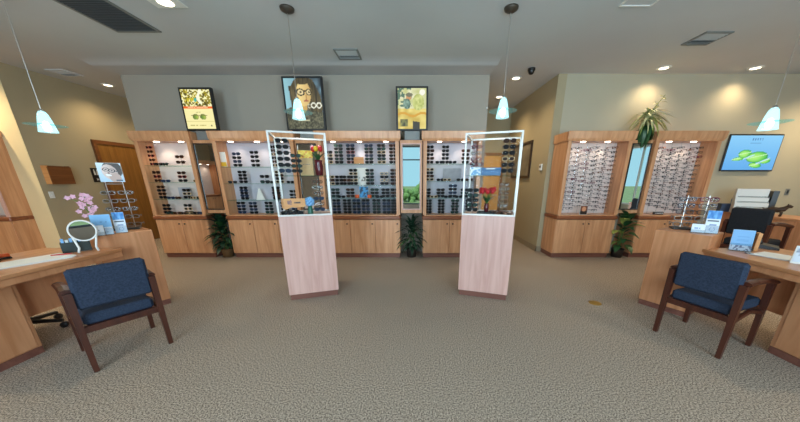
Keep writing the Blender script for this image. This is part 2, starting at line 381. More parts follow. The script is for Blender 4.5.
cabinet(6, 4.01, 5.10, 2, 2, BOARD_P, 'two-door wooden eyeglass board cabinet beside the leaf screen')
t = copytree(CAB[5][0]); t.location = (-8.66, -2.15, 0); t.rotation_euler[2] = PI/2; tag(t, 'wooden display cabinet on the side wall by the storefront, seen in a mirror', 'cabinet')
# tall wood cabinet by the cream wall end
t = thing('tall_cabinet', 'tall warm-brown wooden cabinet against the cream wall end', 'cabinet', (-6.74, 4.51, 0))
B(-1.4, 0, .012, .285, .08, .74).build('base_body', WOOD, t); B(-1.39, -.01, .03, .285, 0, .08).build('toe_kick', WOODT, t)
for k in range(3): BB(-1.4+k*.4667+.004, -1.4+(k+1)*.4667-.004, -.008, .012, .09, .735, .003).build('door', WOOD, t)
BB(-1.42, .014, -.02, .285, .74, .805, .012).build('counter_moulding', WOODD, t)
B(-.025, 0, .02, .285, .805, 2.05).build('side_panel', WOOD, t); B(-1.4, -1.375, .02, .285, .805, 2.05).build('side_panel', WOOD, t)
BB(-.06, 0, 0, .02, .805, 2.05, .003).build('stile', WOODP, t); BB(-1.4, -1.34, 0, .02, .805, 2.05, .003).build('stile', WOODP, t)
B(-1.375, -.025, .26, .285, .805, 2.05).build('display_board', BOARD_P, t); B(-1.4, 0, 0, .285, 2.05, 2.07).build('soffit', WOOD, t)
BB(-1.43, .03, -.045, .285, 2.07, 2.17, .012).build('crown', WOOD, t)
for z in (1.1, 1.4, 1.7): BB(-1.37, -.03, .04, .255, z-.008, z, .002).build('glass_shelf', SHELFG, t)
m = MB(); m.lathe([(0, -.012), (.045, -.012), (.055, -.008), (.055, 0), (0, 0)], 14, 0, (-.4, .13, 2.05)); po = m.build('puck_light', PUCK, t)
light('SPOT', 'puck_spot', po, (-.4, .13, 2.02), PUCK_W, (1, .86, .68), (.22, 0, 0), .03, math.radians(125), .8)
# mirror panels
def mirror_unit(x0, x1, label, black=True):
    t = thing('mirror_panel', label, 'mirror', ((x0+x1)/2, 4.90, .83), 0, 'mirror panels between the cabinets'); hw = (x1-x0)/2-.002
    B(-hw, hw, .0, .10, 0, 1.21).build('panel', WOOD, t)
    fm = MB(); a, b = .165, .018
    for (p, q, r, s_) in ((-a, a, .06, .06+b), (-a, a, 1.16-b, 1.16), (-a, -a+b, .06+b, 1.16-b), (a-b, a, .06+b, 1.16-b)): fm.box(p, q, -.014, 0, r, s_)
    fm.build('mirror_frame', BLACKM if black else WOODP, t)
    B(-a+b, a-b, -.006, 0, .06+b, 1.16-b).build('mirror_glass', MIRROR, t)
    return t
mirror_unit(-3.725, -3.395, 'black-framed wall mirror beneath the orange-banded screen')
mirror_unit(-2.015, -1.645, 'black-framed wall mirror beneath the portrait screen')
mirror_unit(-.255, .125, 'pale-framed wall mirror reflecting the bright window', False)
mirror_unit(3.635, 3.995, 'black-framed wall mirror beneath the spider plant')

# ------------------------------------------------------------ pictures
def ell(u, v, cx, cy, rx, ry, ang=0):
    du, dv = u-cx, v-cy; c, s_ = math.cos(ang), math.sin(ang); a, b = du*c+dv*s_, -du*s_+dv*c
    return (a/rx)**2+(b/ry)**2
def hsh(a, b, k=0):
    x = math.sin(a*127.1+b*311.7+k*74.7)*43758.5453; return x-math.floor(x)
def vnoise(u, v, f, k=0):
    x, y = u*f, v*f; i, j = math.floor(x), math.floor(y); a, b = x-i, y-j; a = a*a*(3-2*a); b = b*b*(3-2*b)
    return (hsh(i, j, k)*(1-a)+hsh(i+1, j, k)*a)*(1-b)+(hsh(i, j+1, k)*(1-a)+hsh(i+1, j+1, k)*a)*b
def c8(r, g, b): return (r/255, g/255, b/255)
def mixc(a, b, t): return tuple(x*(1-t)+y*t for x, y in zip(a, b))
def pic_sun(u, v):
    if v > .575:
        n1 = vnoise(u, v*1.3, 14, 1); n2 = vnoise(u, v*1.3, 26, 2)
        c = mixc(c8(70, 62, 20), c8(236, 214, 40), n1)
        if n2 > .62: c = c8(250, 246, 190)
        if n2 < .22: c = c8(60, 50, 24)
        if ell(u, v, .46, .74, .05, .05) < 1: c = c8(60, 180, 160)
        if abs(u-.62-.06*math.sin(v*14)) < .05 and v > .65: c = c8(252, 250, 220)
        return c
    if v > .525: return c8(255, 250, 200) if (abs(v-.55) < .008 and .15 < u < .85 and hsh(int(u*40), 3) > .3) else c8(244, 104, 30)
    c = c8(250, 240, 172)
    for cx_ in (.36, .62):
        e = ell(u, v, cx_, .31, .105, .072)
        if e < .75: c = mixc(c8(70, 110, 40), c8(196, 214, 90), (u-cx_+.1)/.2)
        elif e < 1.05: c = c8(110, 110, 50)
    if abs(v-.345) < .01 and .2 < u < .78: c = c8(120, 110, 50)
    if abs(v-.43-.03*(u-.5)) < .012 and .38 < u < .62 and hsh(int(u*50), 1) > .35: c = c8(190, 180, 110)
    if abs(v-.20) < .006: c = c8(220, 206, 130)
    if abs(v-.09) < .014 and .12 < u < .75 and hsh(int(u*36), 2) > .45: c = c8(196, 184, 110)
    if ell(u, v, .86, .085, .025, .02) < 1: c = c8(110, 100, 60)
    return c
def pic_face(u, v):
    c = mixc(c8(150, 200, 210), c8(96, 130, 150), min(1, u*1.2))
    if u > .74: c = mixc(c8(50, 60, 66), c8(130, 170, 190), vnoise(u, v, 9, 4)*.8)
    hair = mixc(c8(48, 42, 28), c8(112, 98, 62), vnoise(u*2.2, v*.35, 20, 5))
    if ell(u, v, .52, .76, .36, .28, .1) < 1 or ell(u, v, .78, .50, .22, .36, .15) < 1 or (.10+.1*(1-v) < u < .36 and .22 < v < .85): c = hair
    if v < .40+.06*math.sin(u*5): c = mixc(c8(46, 46, 34), c8(128, 126, 96), vnoise(u, v, 40, 6))
    if ell(u, v, .46, .44, .12, .12) < 1: c = c8(206, 168, 96)
    if ell(u, v, .51, .70, .205, .245, -.1) < 1: c = mixc(c8(240, 212, 140), c8(196, 156, 92), max(0, (u-.42)*2.4))
    if ell(u, v, .50, .95, .20, .07) < 1: c = hair
    for cx_, cy_, rx, ry in ((.43, .735, .105, .062), (.655, .735, .070, .058)):
        e = ell(u, v, cx_, cy_, rx, ry, -.12)
        if .60 < e < 1.3: c = c8(20, 17, 14)
        elif e <= .6 and ell(u, v, cx_+.01, cy_, .035, .016) < 1: c = c8(64, 48, 34)
        elif e <= .6: c = c8(232, 212, 156)
    if abs(v-.755) < .012 and .52 < u < .60: c = c8(20, 17, 14)
    if abs(v-.76) < .012 and .28 < u < .34: c = c8(20, 17, 14)
    if ell(u, v, .58, .64, .020, .055) < 1: c = c8(188, 146, 86)
    if ell(u, v, .57, .565, .065, .020) < 1: c = c8(168, 98, 72)
    for cx_, r in ((.76, .075), (.91, .075)):
        e = ell(u, v, cx_, .475, r, r*.82)
        if .38 < e < 1: c = c8(240, 240, 220)
    e = ell(u, v, .64, .46, .045, .045)
    if .4 < e < 1 and u < .665: c = c8(206, 206, 180)
    if abs(v-.17) < .012 and .3 < u < .62: c = c8(190, 186, 150)
    return c
def pic_collage(u, v):
    n1 = vnoise(u, v*1.25, 7, 11); n2 = vnoise(u, v*1.25, 18, 12)
    if v > .5: c = mixc(c8(196, 200, 130), c8(236, 234, 200), n1)
    else: c = mixc(c8(190, 160, 60), c8(240, 222, 130), n1)
    if v > .55 and u < .5 and n2 > .55: c = c8(90, 120, 100)
    if ell(u, v, .72, .66, .2, .2) < 1: c = mixc(c8(170, 180, 90), c8(222, 226, 150), n2)
    if ell(u, v, .38, .78, .09, .07) < 1: c = c8(206, 150, 100)
    if ell(u, v, .40, .84, .12, .05) < 1: c = c8(120, 120, 96)
    if ell(u, v, .32, .62, .13, .13) < 1: c = mixc(c8(60, 90, 80), c8(160, 190, 170), n2)
    if ell(u, v, .86, .9, .1, .07) < 1: c = c8(250, 248, 230)
    if v < .42 and abs(v-.36-.04*math.sin(u*9)) < .03: c = c8(214, 160, 50)
    if .08 < u < .34 and .06 < v < .24: c = mixc(c8(40, 46, 30), c8(150, 150, 80), n2)
    if .52 < u < .78 and v < .2-.1*(u-.5): c = c8(56, 54, 44)
    return c
def pic_leaf(u, v):
    c = mixc(c8(96, 172, 236), c8(140, 208, 250), v)
    for cx_, cy_, rx, ry, a in ((.27, .33, .13, .055, .25), (.37, .47, .13, .125, .5), (.63, .14, .13, .075, -.25), (.80, .27, .11, .085, .3), (.62, .38, .21, .16, .25)):
        e = ell(u, v, cx_, cy_, rx, ry, a)
        if e < 1: c = mixc(c8(176, 240, 120), c8(70, 190, 70), min(1, e*.9+.35*(u-cx_)/rx))
        if .80 < e < 1.0: c = c8(48, 160, 84)
        if e < 1 and abs((v-cy_)-.35*(u-cx_)-.02) < .012: c = c8(205, 246, 190)
    if abs(v-.36-.62*(u-.42)) < .018 and .36 < u < .56: c = c8(190, 230, 250)
    if abs(v-.20-.7*(u-.66)) < .018 and .64 < u < .88: c = c8(190, 230, 250)
    x = (u-.42-.06*(v-.88))/.045
    if .85 < v < .93 and 0 <= x < 5 and .25 < x-math.floor(x)+(v-.89)*2 < .62: c = c8(70, 130, 190)
    if abs(v-.79) < .008 and .40 < u < .62: c = c8(90, 152, 206)
    return c
def pic_woman(u, v):
    c = mixc(c8(176, 206, 230), c8(226, 238, 246), v)
    if ell(u, v, .62, .66, .42, .46) < 1 and v > .95-.9*u: c = c8(60, 44, 36)
    if ell(u, v, .48, .52, .32, .42, .3) < 1: c = mixc(c8(230, 206, 196), c8(176, 150, 142), max(0, u-.2))
    if ell(u, v, .66, .22, .25, .25) < 1: c = c8(196, 166, 154)
    for cx_, cy_ in ((.34, .66), (.58, .60)):
        e = ell(u, v, cx_, cy_, .13, .095)
        if .62 < e < 1.2: c = c8(40, 36, 40)
        elif ell(u, v, cx_, cy_, .05, .03) < 1: c = c8(70, 60, 60)
    if abs(v-.66+.2*(u-.34)) < .025 and (.66 < u < .82): c = c8(40, 36, 40)
    if ell(u, v, .40, .36, .13, .05, -.2) < 1: c = c8(250, 246, 244)
    if ell(u, v, .42, .47, .05, .05) < 1: c = c8(150, 118, 112)
    if .66 < u < .94 and .05 < v < .11: c = c8(60, 70, 90)
    return c
def pic_bro(k):
    def fn(u, v):
        if k == 0:
            c = c8(120, 178, 226) if v > .38 else c8(222, 230, 244)
            if abs(v-.62) < .03 and .2 < u < .8 and hsh(int(u*18), 5) > .35: c = c8(96, 148, 200)
            if abs(v-.24) < .025 and .15 < u < .6: c = c8(190, 170, 180)
            if abs(v-.12) < .02 and .1 < u < .8 and hsh(int(u*16), 6) > .4: c = c8(90, 90, 130)
            return c
        if k == 1:
            c = c8(226, 234, 246)
            if v > .64: c = mixc(c8(40, 110, 190), c8(120, 190, 240), vnoise(u, v, 8, 9))
            elif abs(v-.55) < .035 and .1 < u < .9: c = c8(50, 60, 80)
            elif abs(v-.38) < .03 and .3 < u < .8: c = c8(130, 150, 190)
            elif .75 < ell(u, v, .55, .17, .2, .08) < 1.2: c = c8(130, 160, 210)
            return c
        if k == 2:
            c = c8(118, 172, 220)
            if v > .3 and abs((v*14) % 1-.5) < .12 and .25 < u < .8 and v < .8: c = c8(96, 150, 206)
            if v < .26: c = mixc(c8(210, 216, 230), c8(110, 110, 140), float(vnoise(u, v, 14, 3) > .6))
            return c
        c = c8(226, 234, 244)
        if abs(v-.5) < .08 and .2 < u < .8 and hsh(int(u*14), 8) > .4: c = c8(120, 150, 200)
        return c
    return fn
def lightbox(x0, x1, z0, z1, fn, label, nm='advertising_lightbox'):
    wd, ht = x1-x0, z1-z0
    t = thing(nm, label, 'screen', ((x0+x1)/2, 4.95, z0-.14), 0, 'lit advertising screens above the mirrors')
    BB(-.13, .13, .012, .09, 0, .14, .004).build('stand', GREY, t)
    BB(-wd/2, wd/2, 0, .055, .14, .14+ht, .004).build('housing', BLACK, t)
    picture('screen', wd-.06, ht-.06, 56, 72, fn, SCREEN, t, (0, -.003, .17))
    return t
lightbox(-3.82, -3.29, 2.19, 2.83, pic_sun, 'lit screen showing round green sunglasses under an orange band')
lightbox(-2.135, -1.485, 2.19, 2.985, pic_face, 'lit screen showing a portrait of a person in dark eyeglasses')
lightbox(-.31, .213, 2.19, 2.847, pic_collage, 'lit screen showing a yellow and green collage')
t = thing('television', 'wall television showing a green leaf on pale blue', 'television', (6.185, 5.31, 1.555))
BB(-.49, .49, 0, .025, 0, .64, .006).build('housing', BLACK, t); B(-.2, .2, .025, .04, .2, .45).build('wall_mount', DGREY, t)
picture('screen', .94, .59, 90, 60, pic_leaf, PRINT2, t, (0, -.003, .025))

# ------------------------------------------------------------ eyewear meshes
def glasses_mesh(name, fm, lm, sun=True, wd=.142, ht=.046, temple=.115, rim=.006):
    m = MB(); n = 12; rx, rz = wd*.225, ht*.5
    for sx in (-1, 1):
        cx_ = sx*wd*.255
        def ring(k, y): 
            out = []
            for i in range(n):
                a = 2*PI*i/n; c, s_ = math.cos(a), math.sin(a)
                out.append((cx_+(rx-k)*math.copysign(abs(c)**.75, c), y, (rz-k)*math.copysign(abs(s_)**.75, s_)+(.003 if sx*c > .5 and s_ > 0 else 0)))
            return out
        o1, i1, o2 = ring(0, -.004), ring(rim, -.004), ring(0, .004)
        fs = [(i, (i+1) % n, n+(i+1) % n, n+i) for i in range(n)] + [(2*n+i, 2*n+(i+1) % n, (i+1) % n, i) for i in range(n)]
        m.add(o1+i1+o2, fs, 0)
        m.add(ring(rim, -.001), [tuple(range(n))], 1)
    if temple and name.startswith('sun'):
        for sx in (-1, 1):
            x = sx*wd*.485; m.box(x-.002, x+.002, 0, .016, .004, .012, 0)
        m.box(-wd*.46, wd*.30, .012, .016, .004, .011, 0); m.box(-wd*.30, wd*.46, .0165, .020, .004, .011, 0)
    elif temple:
        for sx in (-1, 1):
            x = sx*wd*.485
            m.box(x-.002, x+.002, 0, temple, .006, .0115, 0); m.box(x-.002, x+.002, temple-.02, temple, -.012, .006, 0)
    m.box(-.012, .012, -.004, .003, .004, .011, 0)
    return m.mesh(name, [fm, lm])
def fmat(nm, c, rough=.45, metal=0): return mat(nm, c, rough, metal, spec=.2)
LENSD = mat('dark_lens', (.006, .006, .007), .45, spec=.12); LENSB = mat('brown_lens', s(50, 30, 20), .45, spec=.12); LENSN = mat('blue_mirror_lens', s(26, 44, 66), .45, 0, spec=.2); LENSG = mat('green_mirror_lens', s(22, 54, 48), .45, 0, spec=.2)
LENSW = mat('smoke_lens', s(96, 96, 100), .3, spec=.3)
V = {}
def variant(key, col, fm, lm, **k): V[key] = (col, glasses_mesh('sunglasses_'+key, fm, lm, **k))
FB = fmat('frame_black', (.012, .012, .013)); FT = fmat('frame_tortoise', s(78, 42, 22)); FR = fmat('frame_red', s(140, 34, 34)); FN = fmat('frame_navy', s(32, 46, 80)); FA = fmat('frame_tan', s(206, 180, 140)); FS = fmat('frame_silver', s(128, 126, 124), .5, .3); FG = fmat('frame_gunmetal', s(66, 62, 66), .35, .5); FM = fmat('frame_maroon', s(110, 30, 60)); FP = fmat('frame_brown', s(110, 72, 56))
variant('black', 'black', FB, LENSD); variant('tortoise', 'tortoiseshell', FT, LENSB); variant('red', 'red', FR, LENSD); variant('navy', 'navy', FN, LENSN); variant('tan', 'cream', FA, LENSD); variant('green', 'green-lensed', FB, LENSG); variant('white', 'smoke-lensed', FA, LENSW)
variant('round', 'slim', FB, LENSD, wd=.118, ht=.046)
CLEARB = glass('board_lens', (.95, .95, .95), .05, gl=.03)
EY = {'dark': ('dark-rimmed', glasses_mesh('eyeglasses_dark', FG, CLEARB, wd=.122, ht=.036, temple=.12, rim=.0038)),
      'silver': ('silver-rimmed', glasses_mesh('eyeglasses_silver', FS, CLEARB, wd=.122, ht=.036, temple=.12, rim=.0038)),
      'brown': ('brown-rimmed', glasses_mesh('eyeglasses_brown', FP, CLEARB, wd=.122, ht=.036, temple=.12, rim=.0038)),
      'maroon': ('maroon-rimmed', glasses_mesh('eyeglasses_maroon', FM, CLEARL, wd=.13, ht=.04, temple=.11, rim=.006))}
def put(kind, key, loc, rz, label, group, sc_=1.0, tilt=0):
    col, me = (V if kind == 'sunglasses' else EY)[key]
    o = link(kind, me, None, loc, rz); o.rotation_euler[0] = tilt
    if sc_ != 1: o.scale = (sc_,)*3
    return tag(o, label % col if '%%' not in label else label.replace('%s', col, 1).replace('%%', '%'), kind, group)
def rod(parent, x, y, z0, z1, r=.006, m=None):
    r_ = MB(); r_.tube([(x, y, z0), (x, y, z1)], r, 6); return r_.build('display_rod', m or ACR, parent)
ORD = ['first', 'second', 'third', 'fourth', 'fifth', 'sixth', 'seventh', 'eighth', 'ninth', 'tenth', 'eleventh', 'twelfth', 'thirteenth', 'fourteenth', 'fifteenth']
CABN = {1: 'cabinet beside passage door', 2: 'cabinet between orange-banded and portrait screens', 3: 'cabinet between portrait and collage screens', 4: 'cabinet between collage screen and hallway'}
SHN = ('top shelf', 'second shelf', 'third shelf', 'bottom deck')
def bays(ci, shelves): return [(shelves[0], Z.top), (shelves[1], shelves[0]), (shelves[2], shelves[1]), (.80, shelves[2])]
def column(ci, shelves, bay, px, keys, n, yo=.17, pitch=None, sc_=1.08, lift=.03):
    t, hw, cxm = CAB[ci]; z0, z1 = bays(ci, shelves)[bay]; h = z1-z0
    pitch = pitch or min(.062, (h-.05)/n)
    x = -hw+.07+px*(2*hw-.14)
    rod(t, x, yo+.027, z0, z0+lift+pitch*(n-1)+.03)
    for k in range(n):
        key = keys[k % len(keys)]
        put('sunglasses', key, (cxm+x, CY+yo, z0+lift+k*pitch), random.uniform(-.12, .12), '%%s sunglasses, %s up, %%%%s rod from hallway, %s, %s' % (ORD[k], SHN[bay], CABN[ci]), 'sunglasses on the %s of the %s' % (SHN[bay], CABN[ci]), sc_)['rod'] = [ci*10+bay, cxm+x]
def row(ci, shelves, bay, xs, keys, yo=.09):
    t, hw, cxm = CAB[ci]; z0, z1 = bays(ci, shelves)[bay]
    for i, px in enumerate(xs):
        put('sunglasses', keys[i % len(keys)], (cxm-hw+.07+px*(2*hw-.14), CY+yo, z0+.024), random.uniform(-.35, .35), '%%s sunglasses lying %s from hallway on %s, %s' % (ORD[len(xs)-1-i], SHN[bay], CABN[ci]), 'sunglasses lying on the %s of the %s' % (SHN[bay], CABN[ci]))
# cabinet 1
column(1, SH1, 0, .0, ['red', 'tortoise'], 5, pitch=.068, sc_=.9); column(1, SH1, 0, .62, ['tortoise'], 2, pitch=.09, sc_=1.15, lift=.06); row(1, SH1, 0, (.22, .36), ['black', 'green']); column(1, SH1, 0, 1.0, ['round'], 5, pitch=.066, yo=.24)
column(1, SH1, 1, .02, ['tortoise', 'red'], 3, pitch=.07); column(1, SH1, 1, .58, ['black', 'red', 'tortoise'], 3, pitch=.066); row(1, SH1, 1, (.28, .95), ['navy', 'tan']); column(1, SH1, 1, 1.0, ['white'], 3, yo=.24)
column(1, SH1, 2, .04, ['black', 'tortoise'], 4); column(1, SH1, 2, .60, ['black', 'tan'], 3); row(1, SH1, 2, (.30, .46, .8, .95), ['navy', 'tortoise', 'tan', 'green'])
column(1, SH1, 3, .06, ['black'], 3); column(1, SH1, 3, .55, ['black', 'tan'], 3); row(1, SH1, 3, (.2, .36, .5, .64, .8, .94), ['green', 'tortoise', 'black', 'tan', 'black', 'navy'])
# cabinet 2
column(2, SH2, 0, .16, ['black', 'navy'], 4); column(2, SH2, 0, .42, ['black'], 4, pitch=.07); column(2, SH2, 0, .70, ['tan', 'tortoise', 'black'], 6); row(2, SH2, 0, (.88,), ['black'])
column(2, SH2, 1, .20, ['black'], 4, pitch=.055); column(2, SH2, 1, .52, ['green', 'black'], 2, pitch=.09, sc_=1.2); column(2, SH2, 1, .74, ['tan', 'black', 'tortoise'], 4, pitch=.055); row(2, SH2, 1, (.08, .62, .92), ['black'])
column(2, SH2, 2, .18, ['black', 'navy'], 5, pitch=.046); column(2, SH2, 2, .66, ['black', 'tortoise'], 5, pitch=.046); column(2, SH2, 2, .92, ['black'], 3)
column(2, SH2, 3, .10, ['navy', 'black'], 4, pitch=.055); column(2, SH2, 3, .30, ['black', 'navy'], 4, pitch=.055, yo=.13); column(2, SH2, 3, .52, ['green', 'black'], 4, pitch=.055); column(2, SH2, 3, .76, ['navy', 'black'], 4, pitch=.055); column(2, SH2, 3, .92, ['navy'], 3, pitch=.055)
# cabinet 3
for px, ks, n in ((.04, ['tan', 'black'], 4), (.19, ['black', 'green'], 6), (.36, ['red', 'black', 'navy'], 6), (.62, ['black', 'green', 'navy'], 6), (.80, ['tan', 'green', 'black'], 6), (.97, ['black', 'tortoise'], 6)): column(3, SH3, 0, px, ks, n, pitch=.054)
for px, ks, n in ((.04, ['tan', 'tortoise'], 3), (.17, ['black'], 3), (.28, ['black', 'tortoise'], 3), (.38, ['black', 'tan'], 5), (.62, ['black', 'green'], 5), (.83, ['black', 'white'], 4), (.98, ['tortoise', 'black'], 5)): column(3, SH3, 1, px, ks, n, pitch=.056)
for px, ks in ((.10, ['green', 'black']), (.32, ['tortoise', 'black']), (.68, ['green', 'black']), (.84, ['black']), (.98, ['black', 'tortoise'])): column(3, SH3, 2, px, ks, 3, pitch=.056)
row(3, SH3, 2, (.2, .76), ['black', 'black'])
for px, ks in ((.10, ['black', 'navy']), (.26, ['black']), (.40, ['navy', 'black']), (.54, ['black', 'navy']), (.70, ['black', 'green']), (.85, ['black', 'navy']), (.98, ['black'])): column(3, SH3, 3, px, ks, 5, pitch=.053)
# cabinet 4
column(4, SH4, 0, .06, ['round', 'tortoise'], 5, pitch=.062); column(4, SH4, 0, .38, ['round'], 5, pitch=.062); column(4, SH4, 0, .80, ['round', 'tortoise'], 4, pitch=.062); row(4, SH4, 0, (.25, .52, .98), ['black', 'black', 'tan'])
column(4, SH4, 1, .06, ['tan', 'tortoise', 'round'], 4, pitch=.056); row(4, SH4, 1, (.28, .42, .7, .88), ['black', 'tan', 'black', 'tortoise'])
column(4, SH4, 2, .0, ['black'], 3, pitch=.055); column(4, SH4, 2, .30, ['black'], 3, pitch=.055); column(4, SH4, 2, .56, ['black', 'navy'], 4, pitch=.06); column(4, SH4, 2, .82, ['black', 'green'], 3, pitch=.055); row(4, SH4, 2, (.15, .45, .68, .97), ['tan', 'black', 'black', 'black'])
for px, ks in ((.04, ['round']), (.32, ['round']), (.62, ['green', 'round']), (.92, ['round'])): column(4, SH4, 3, px, ks, 5, pitch=.052)
byb = {}
for o in COL.objects:
    if 'rod' in o.keys(): byb.setdefault(round(o['rod'][0]), []).append(o)
for b_, os_ in byb.items():
    xs_ = sorted({round(o['rod'][1], 4) for o in os_}, reverse=True)
    for o in os_: o['label'] = o['label'] % ORD[xs_.index(round(o['rod'][1], 4))]
    for o in os_: del o['rod']
# optical boards
BN = {5: 'hallway-corner board', 6: 'leaf-screen board'}
for ci in (5, 6):
    t, hw, cxm = CAB[ci]; nc = 6
    for c in range(nc):
        x = -hw+.14+c*(2*hw-.28)/(nc-1); rod(t, x, .212, .80, Z.top, .005)
        for k in range(15):
            if ci == 5 and k == 0 and c in (2, 3): continue
            if ci == 6 and k == 0 and c in (1, 2): continue
            q = hsh(c, k, ci); key = 'dark' if q < .5 else ('silver' if q < .72 else ('brown' if q < .95 else 'maroon'))
            put('eyeglasses', key, (cxm+x+random.uniform(-.008, .008), CY+.20, .86+k*.074+.037*(c % 2)+.012*hsh(c, 1, ci)), random.uniform(-.3, .3), '%%s eyeglasses, %s from the bottom on the %s rod from hallway, %s' % (ORD[k], ORD[c], BN[ci]), 'eyeglasses on the %s' % BN[ci])
def card(nm, ci, px, z, wd, ht, fn_or_mat, label, cat, y=.25, tri=False):
    t, hw, cxm = CAB[ci]; x = cxm-hw+.07+px*(2*hw-.14)
    m_ = MB(); pts = [(-wd/2, 0), (wd/2, 0), (wd/2, ht), (-wd/2, ht)] if not tri else [(-wd/2, 0), (wd/2, 0), (wd*.08, ht), (-wd*.08, ht)]
    m_.prism(pts, -.006, .006)
    if callable(fn_or_mat):
        t2 = thing(nm, label, cat, (x, CY+y, z)); m_.build('backing', PAPER, t2); picture('print', wd*.96, ht*.96, 20, 24, fn_or_mat, PRINT, t2, (0, -.0065, ht*.02)); return t2
    return tag(m_.build(nm, fn_or_mat, None, False, (x, CY+y, z)), label, cat)
card('brochure_card', 2, .0, SH2[0], .10, .24, pic_sun and (lambda u, v: c8(240, 240, 232) if v > .3 else c8(236, 190, 60)), 'white leaflet with yellow foot standing among sunglasses', 'card', .1, False)
card('logo_card', 2, .40, SH2[2], .16, .20, PAPER, 'white pointed logo card on the third shelf among dark sunglasses', 'card', .2, True)
card('shelf_sign', 3, .48, SH3[0], .17, .11, PLAQ, 'small wooden brand sign between rods of sunglasses', 'sign', .12)
card('poster_card', 3, .50, SH3[1], .22, .30, lambda u, v: mixc(c8(232, 230, 226), c8(80, 76, 66), .8*float(ell(u, v, .5, .35, .35, .14) < 1 and vnoise(u, v, 9, 2) > .4)), 'white poster card with a dark motif among sunglasses', 'card', .27)
card('poster_card', 3, .52, SH3[2], .17, .20, lambda u, v: mixc(c8(60, 150, 210), c8(30, 60, 90), float(vnoise(u, v, 8, 3) > .62)), 'bright blue poster card between rods of sunglasses', 'card', .2)
for px, lb in ((.43, 'round orange tin beside the blue poster card, towards the portrait screen'), (.61, 'round orange tin beside the blue poster card, towards the collage screen')):
    t, hw, cxm = CAB[3]; m_ = MB(); m_.lathe([(0, 0), (.032, 0), (.036, .008), (.036, .05), (.03, .058), (0, .058)], 14)
    tag(m_.build('tin', ORANGE, None, True, (cxm-hw+.07+px*(2*hw-.14), CY+.10, SH3[2])), lb, 'tin')
card('poster_card', 4, .55, SH4[1], .32, .22, mat('grey_card', s(150, 152, 160), .6, var=.15, vscale=9), 'plain grey poster card behind cream sunglasses', 'card', .28)
card('poster_card', 1, .45, SH1[2], .22, .20, mat('grey_card_b', s(176, 174, 182), .6, var=.2, vscale=9), 'pale grey poster card in the cabinet beside the passage door', 'card', .28)
card('photo_card', 5, .45, .80, .13, .16, lambda u, v: c8(220, 150, 110) if ell(u, v, .5, .62, .3, .28) < 1 else (c8(40, 30, 26) if v < .4 else c8(120, 70, 50)), 'small photo card standing at the foot of the eyeglass board', 'card', .06)
t6, hw6, cx6 = CAB[6]
t = thing('name_plate', 'small black name plate with white lettering under the eyeglass board', 'sign', (cx6-.16, CY+.05, .80)); BB(-.09, .09, 0, .03, 0, .05, .004).build('plate', BLACK, t)
picture('lettering', .15, .02, 30, 4, lambda u, v: c8(230, 230, 230) if .2 < v < .9 and hsh(int(u*16), 4) > .4 else c8(10, 10, 10), PRINT, t, (0, -.002, .016))

# ------------------------------------------------------------ glass display towers
def tower(loc, rz, label, W=.59):
    t = thing('display_tower', label, 'display case', (loc[0], loc[1], 0), rz, 'glass-topped display towers')
    D, zb, zt = .50, 1.01, 1.885
    B(.012, W-.012, .012, D-.012, 0, .07).build('toe_kick', WOODT, t)
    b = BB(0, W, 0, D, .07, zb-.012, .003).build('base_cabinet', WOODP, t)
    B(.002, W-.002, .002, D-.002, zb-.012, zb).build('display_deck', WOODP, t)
    f = MB(); q = .018
    for x in (0, W-q):
        for y in (0, D-q): f.box(x, x+q, y, y+q, zb, zt)
    for z in (zb, zt-q):
        f.box(q, W-q, 0, q, z, z+q); f.box(q, W-q, D-q, D, z, z+q); f.box(0, q, q, D-q, z, z+q); f.box(W-q, W, q, D-q, z, z+q)
    f.build('case_frame', ALU, t)
    e = .004
    B(q, W-q, .007, .007+e, zb+q, zt-q).build('glass_pane', GLASS, t); B(q, W-q, D-.011, D-.007, zb+q, zt-q).build('glass_pane', GLASS, t)
    B(.007, .011, q, D-q, zb+q, zt-q).build('glass_pane', GLASS, t); B(W-.011, W-.007, q, D-q, zb+q, zt-q).build('glass_pane', GLASS, t)
    B(q, W-q, q, D-q, zt-.012, zt-.006).build('glass_top', GLASS, t)
    B(.02, W-.02, .03, D-.03, 1.442, 1.45).build('glass_shelf', SHELFG, t)
    return t
A1 = math.atan2(.18, .537)
TL = tower((-1.508, 2.988), A1, 'tall display tower with tulips in a maroon vase on its shelf', .574)
TR = tower((.545, 3.175), -A1, 'tall display tower with red tulips on its lower deck')
def tl(T, a, x, y, z):
    c, s_ = math.cos(a), math.sin(a); return (T.location[0]+x*c-y*s_, T.location[1]+x*s_+y*c, z)
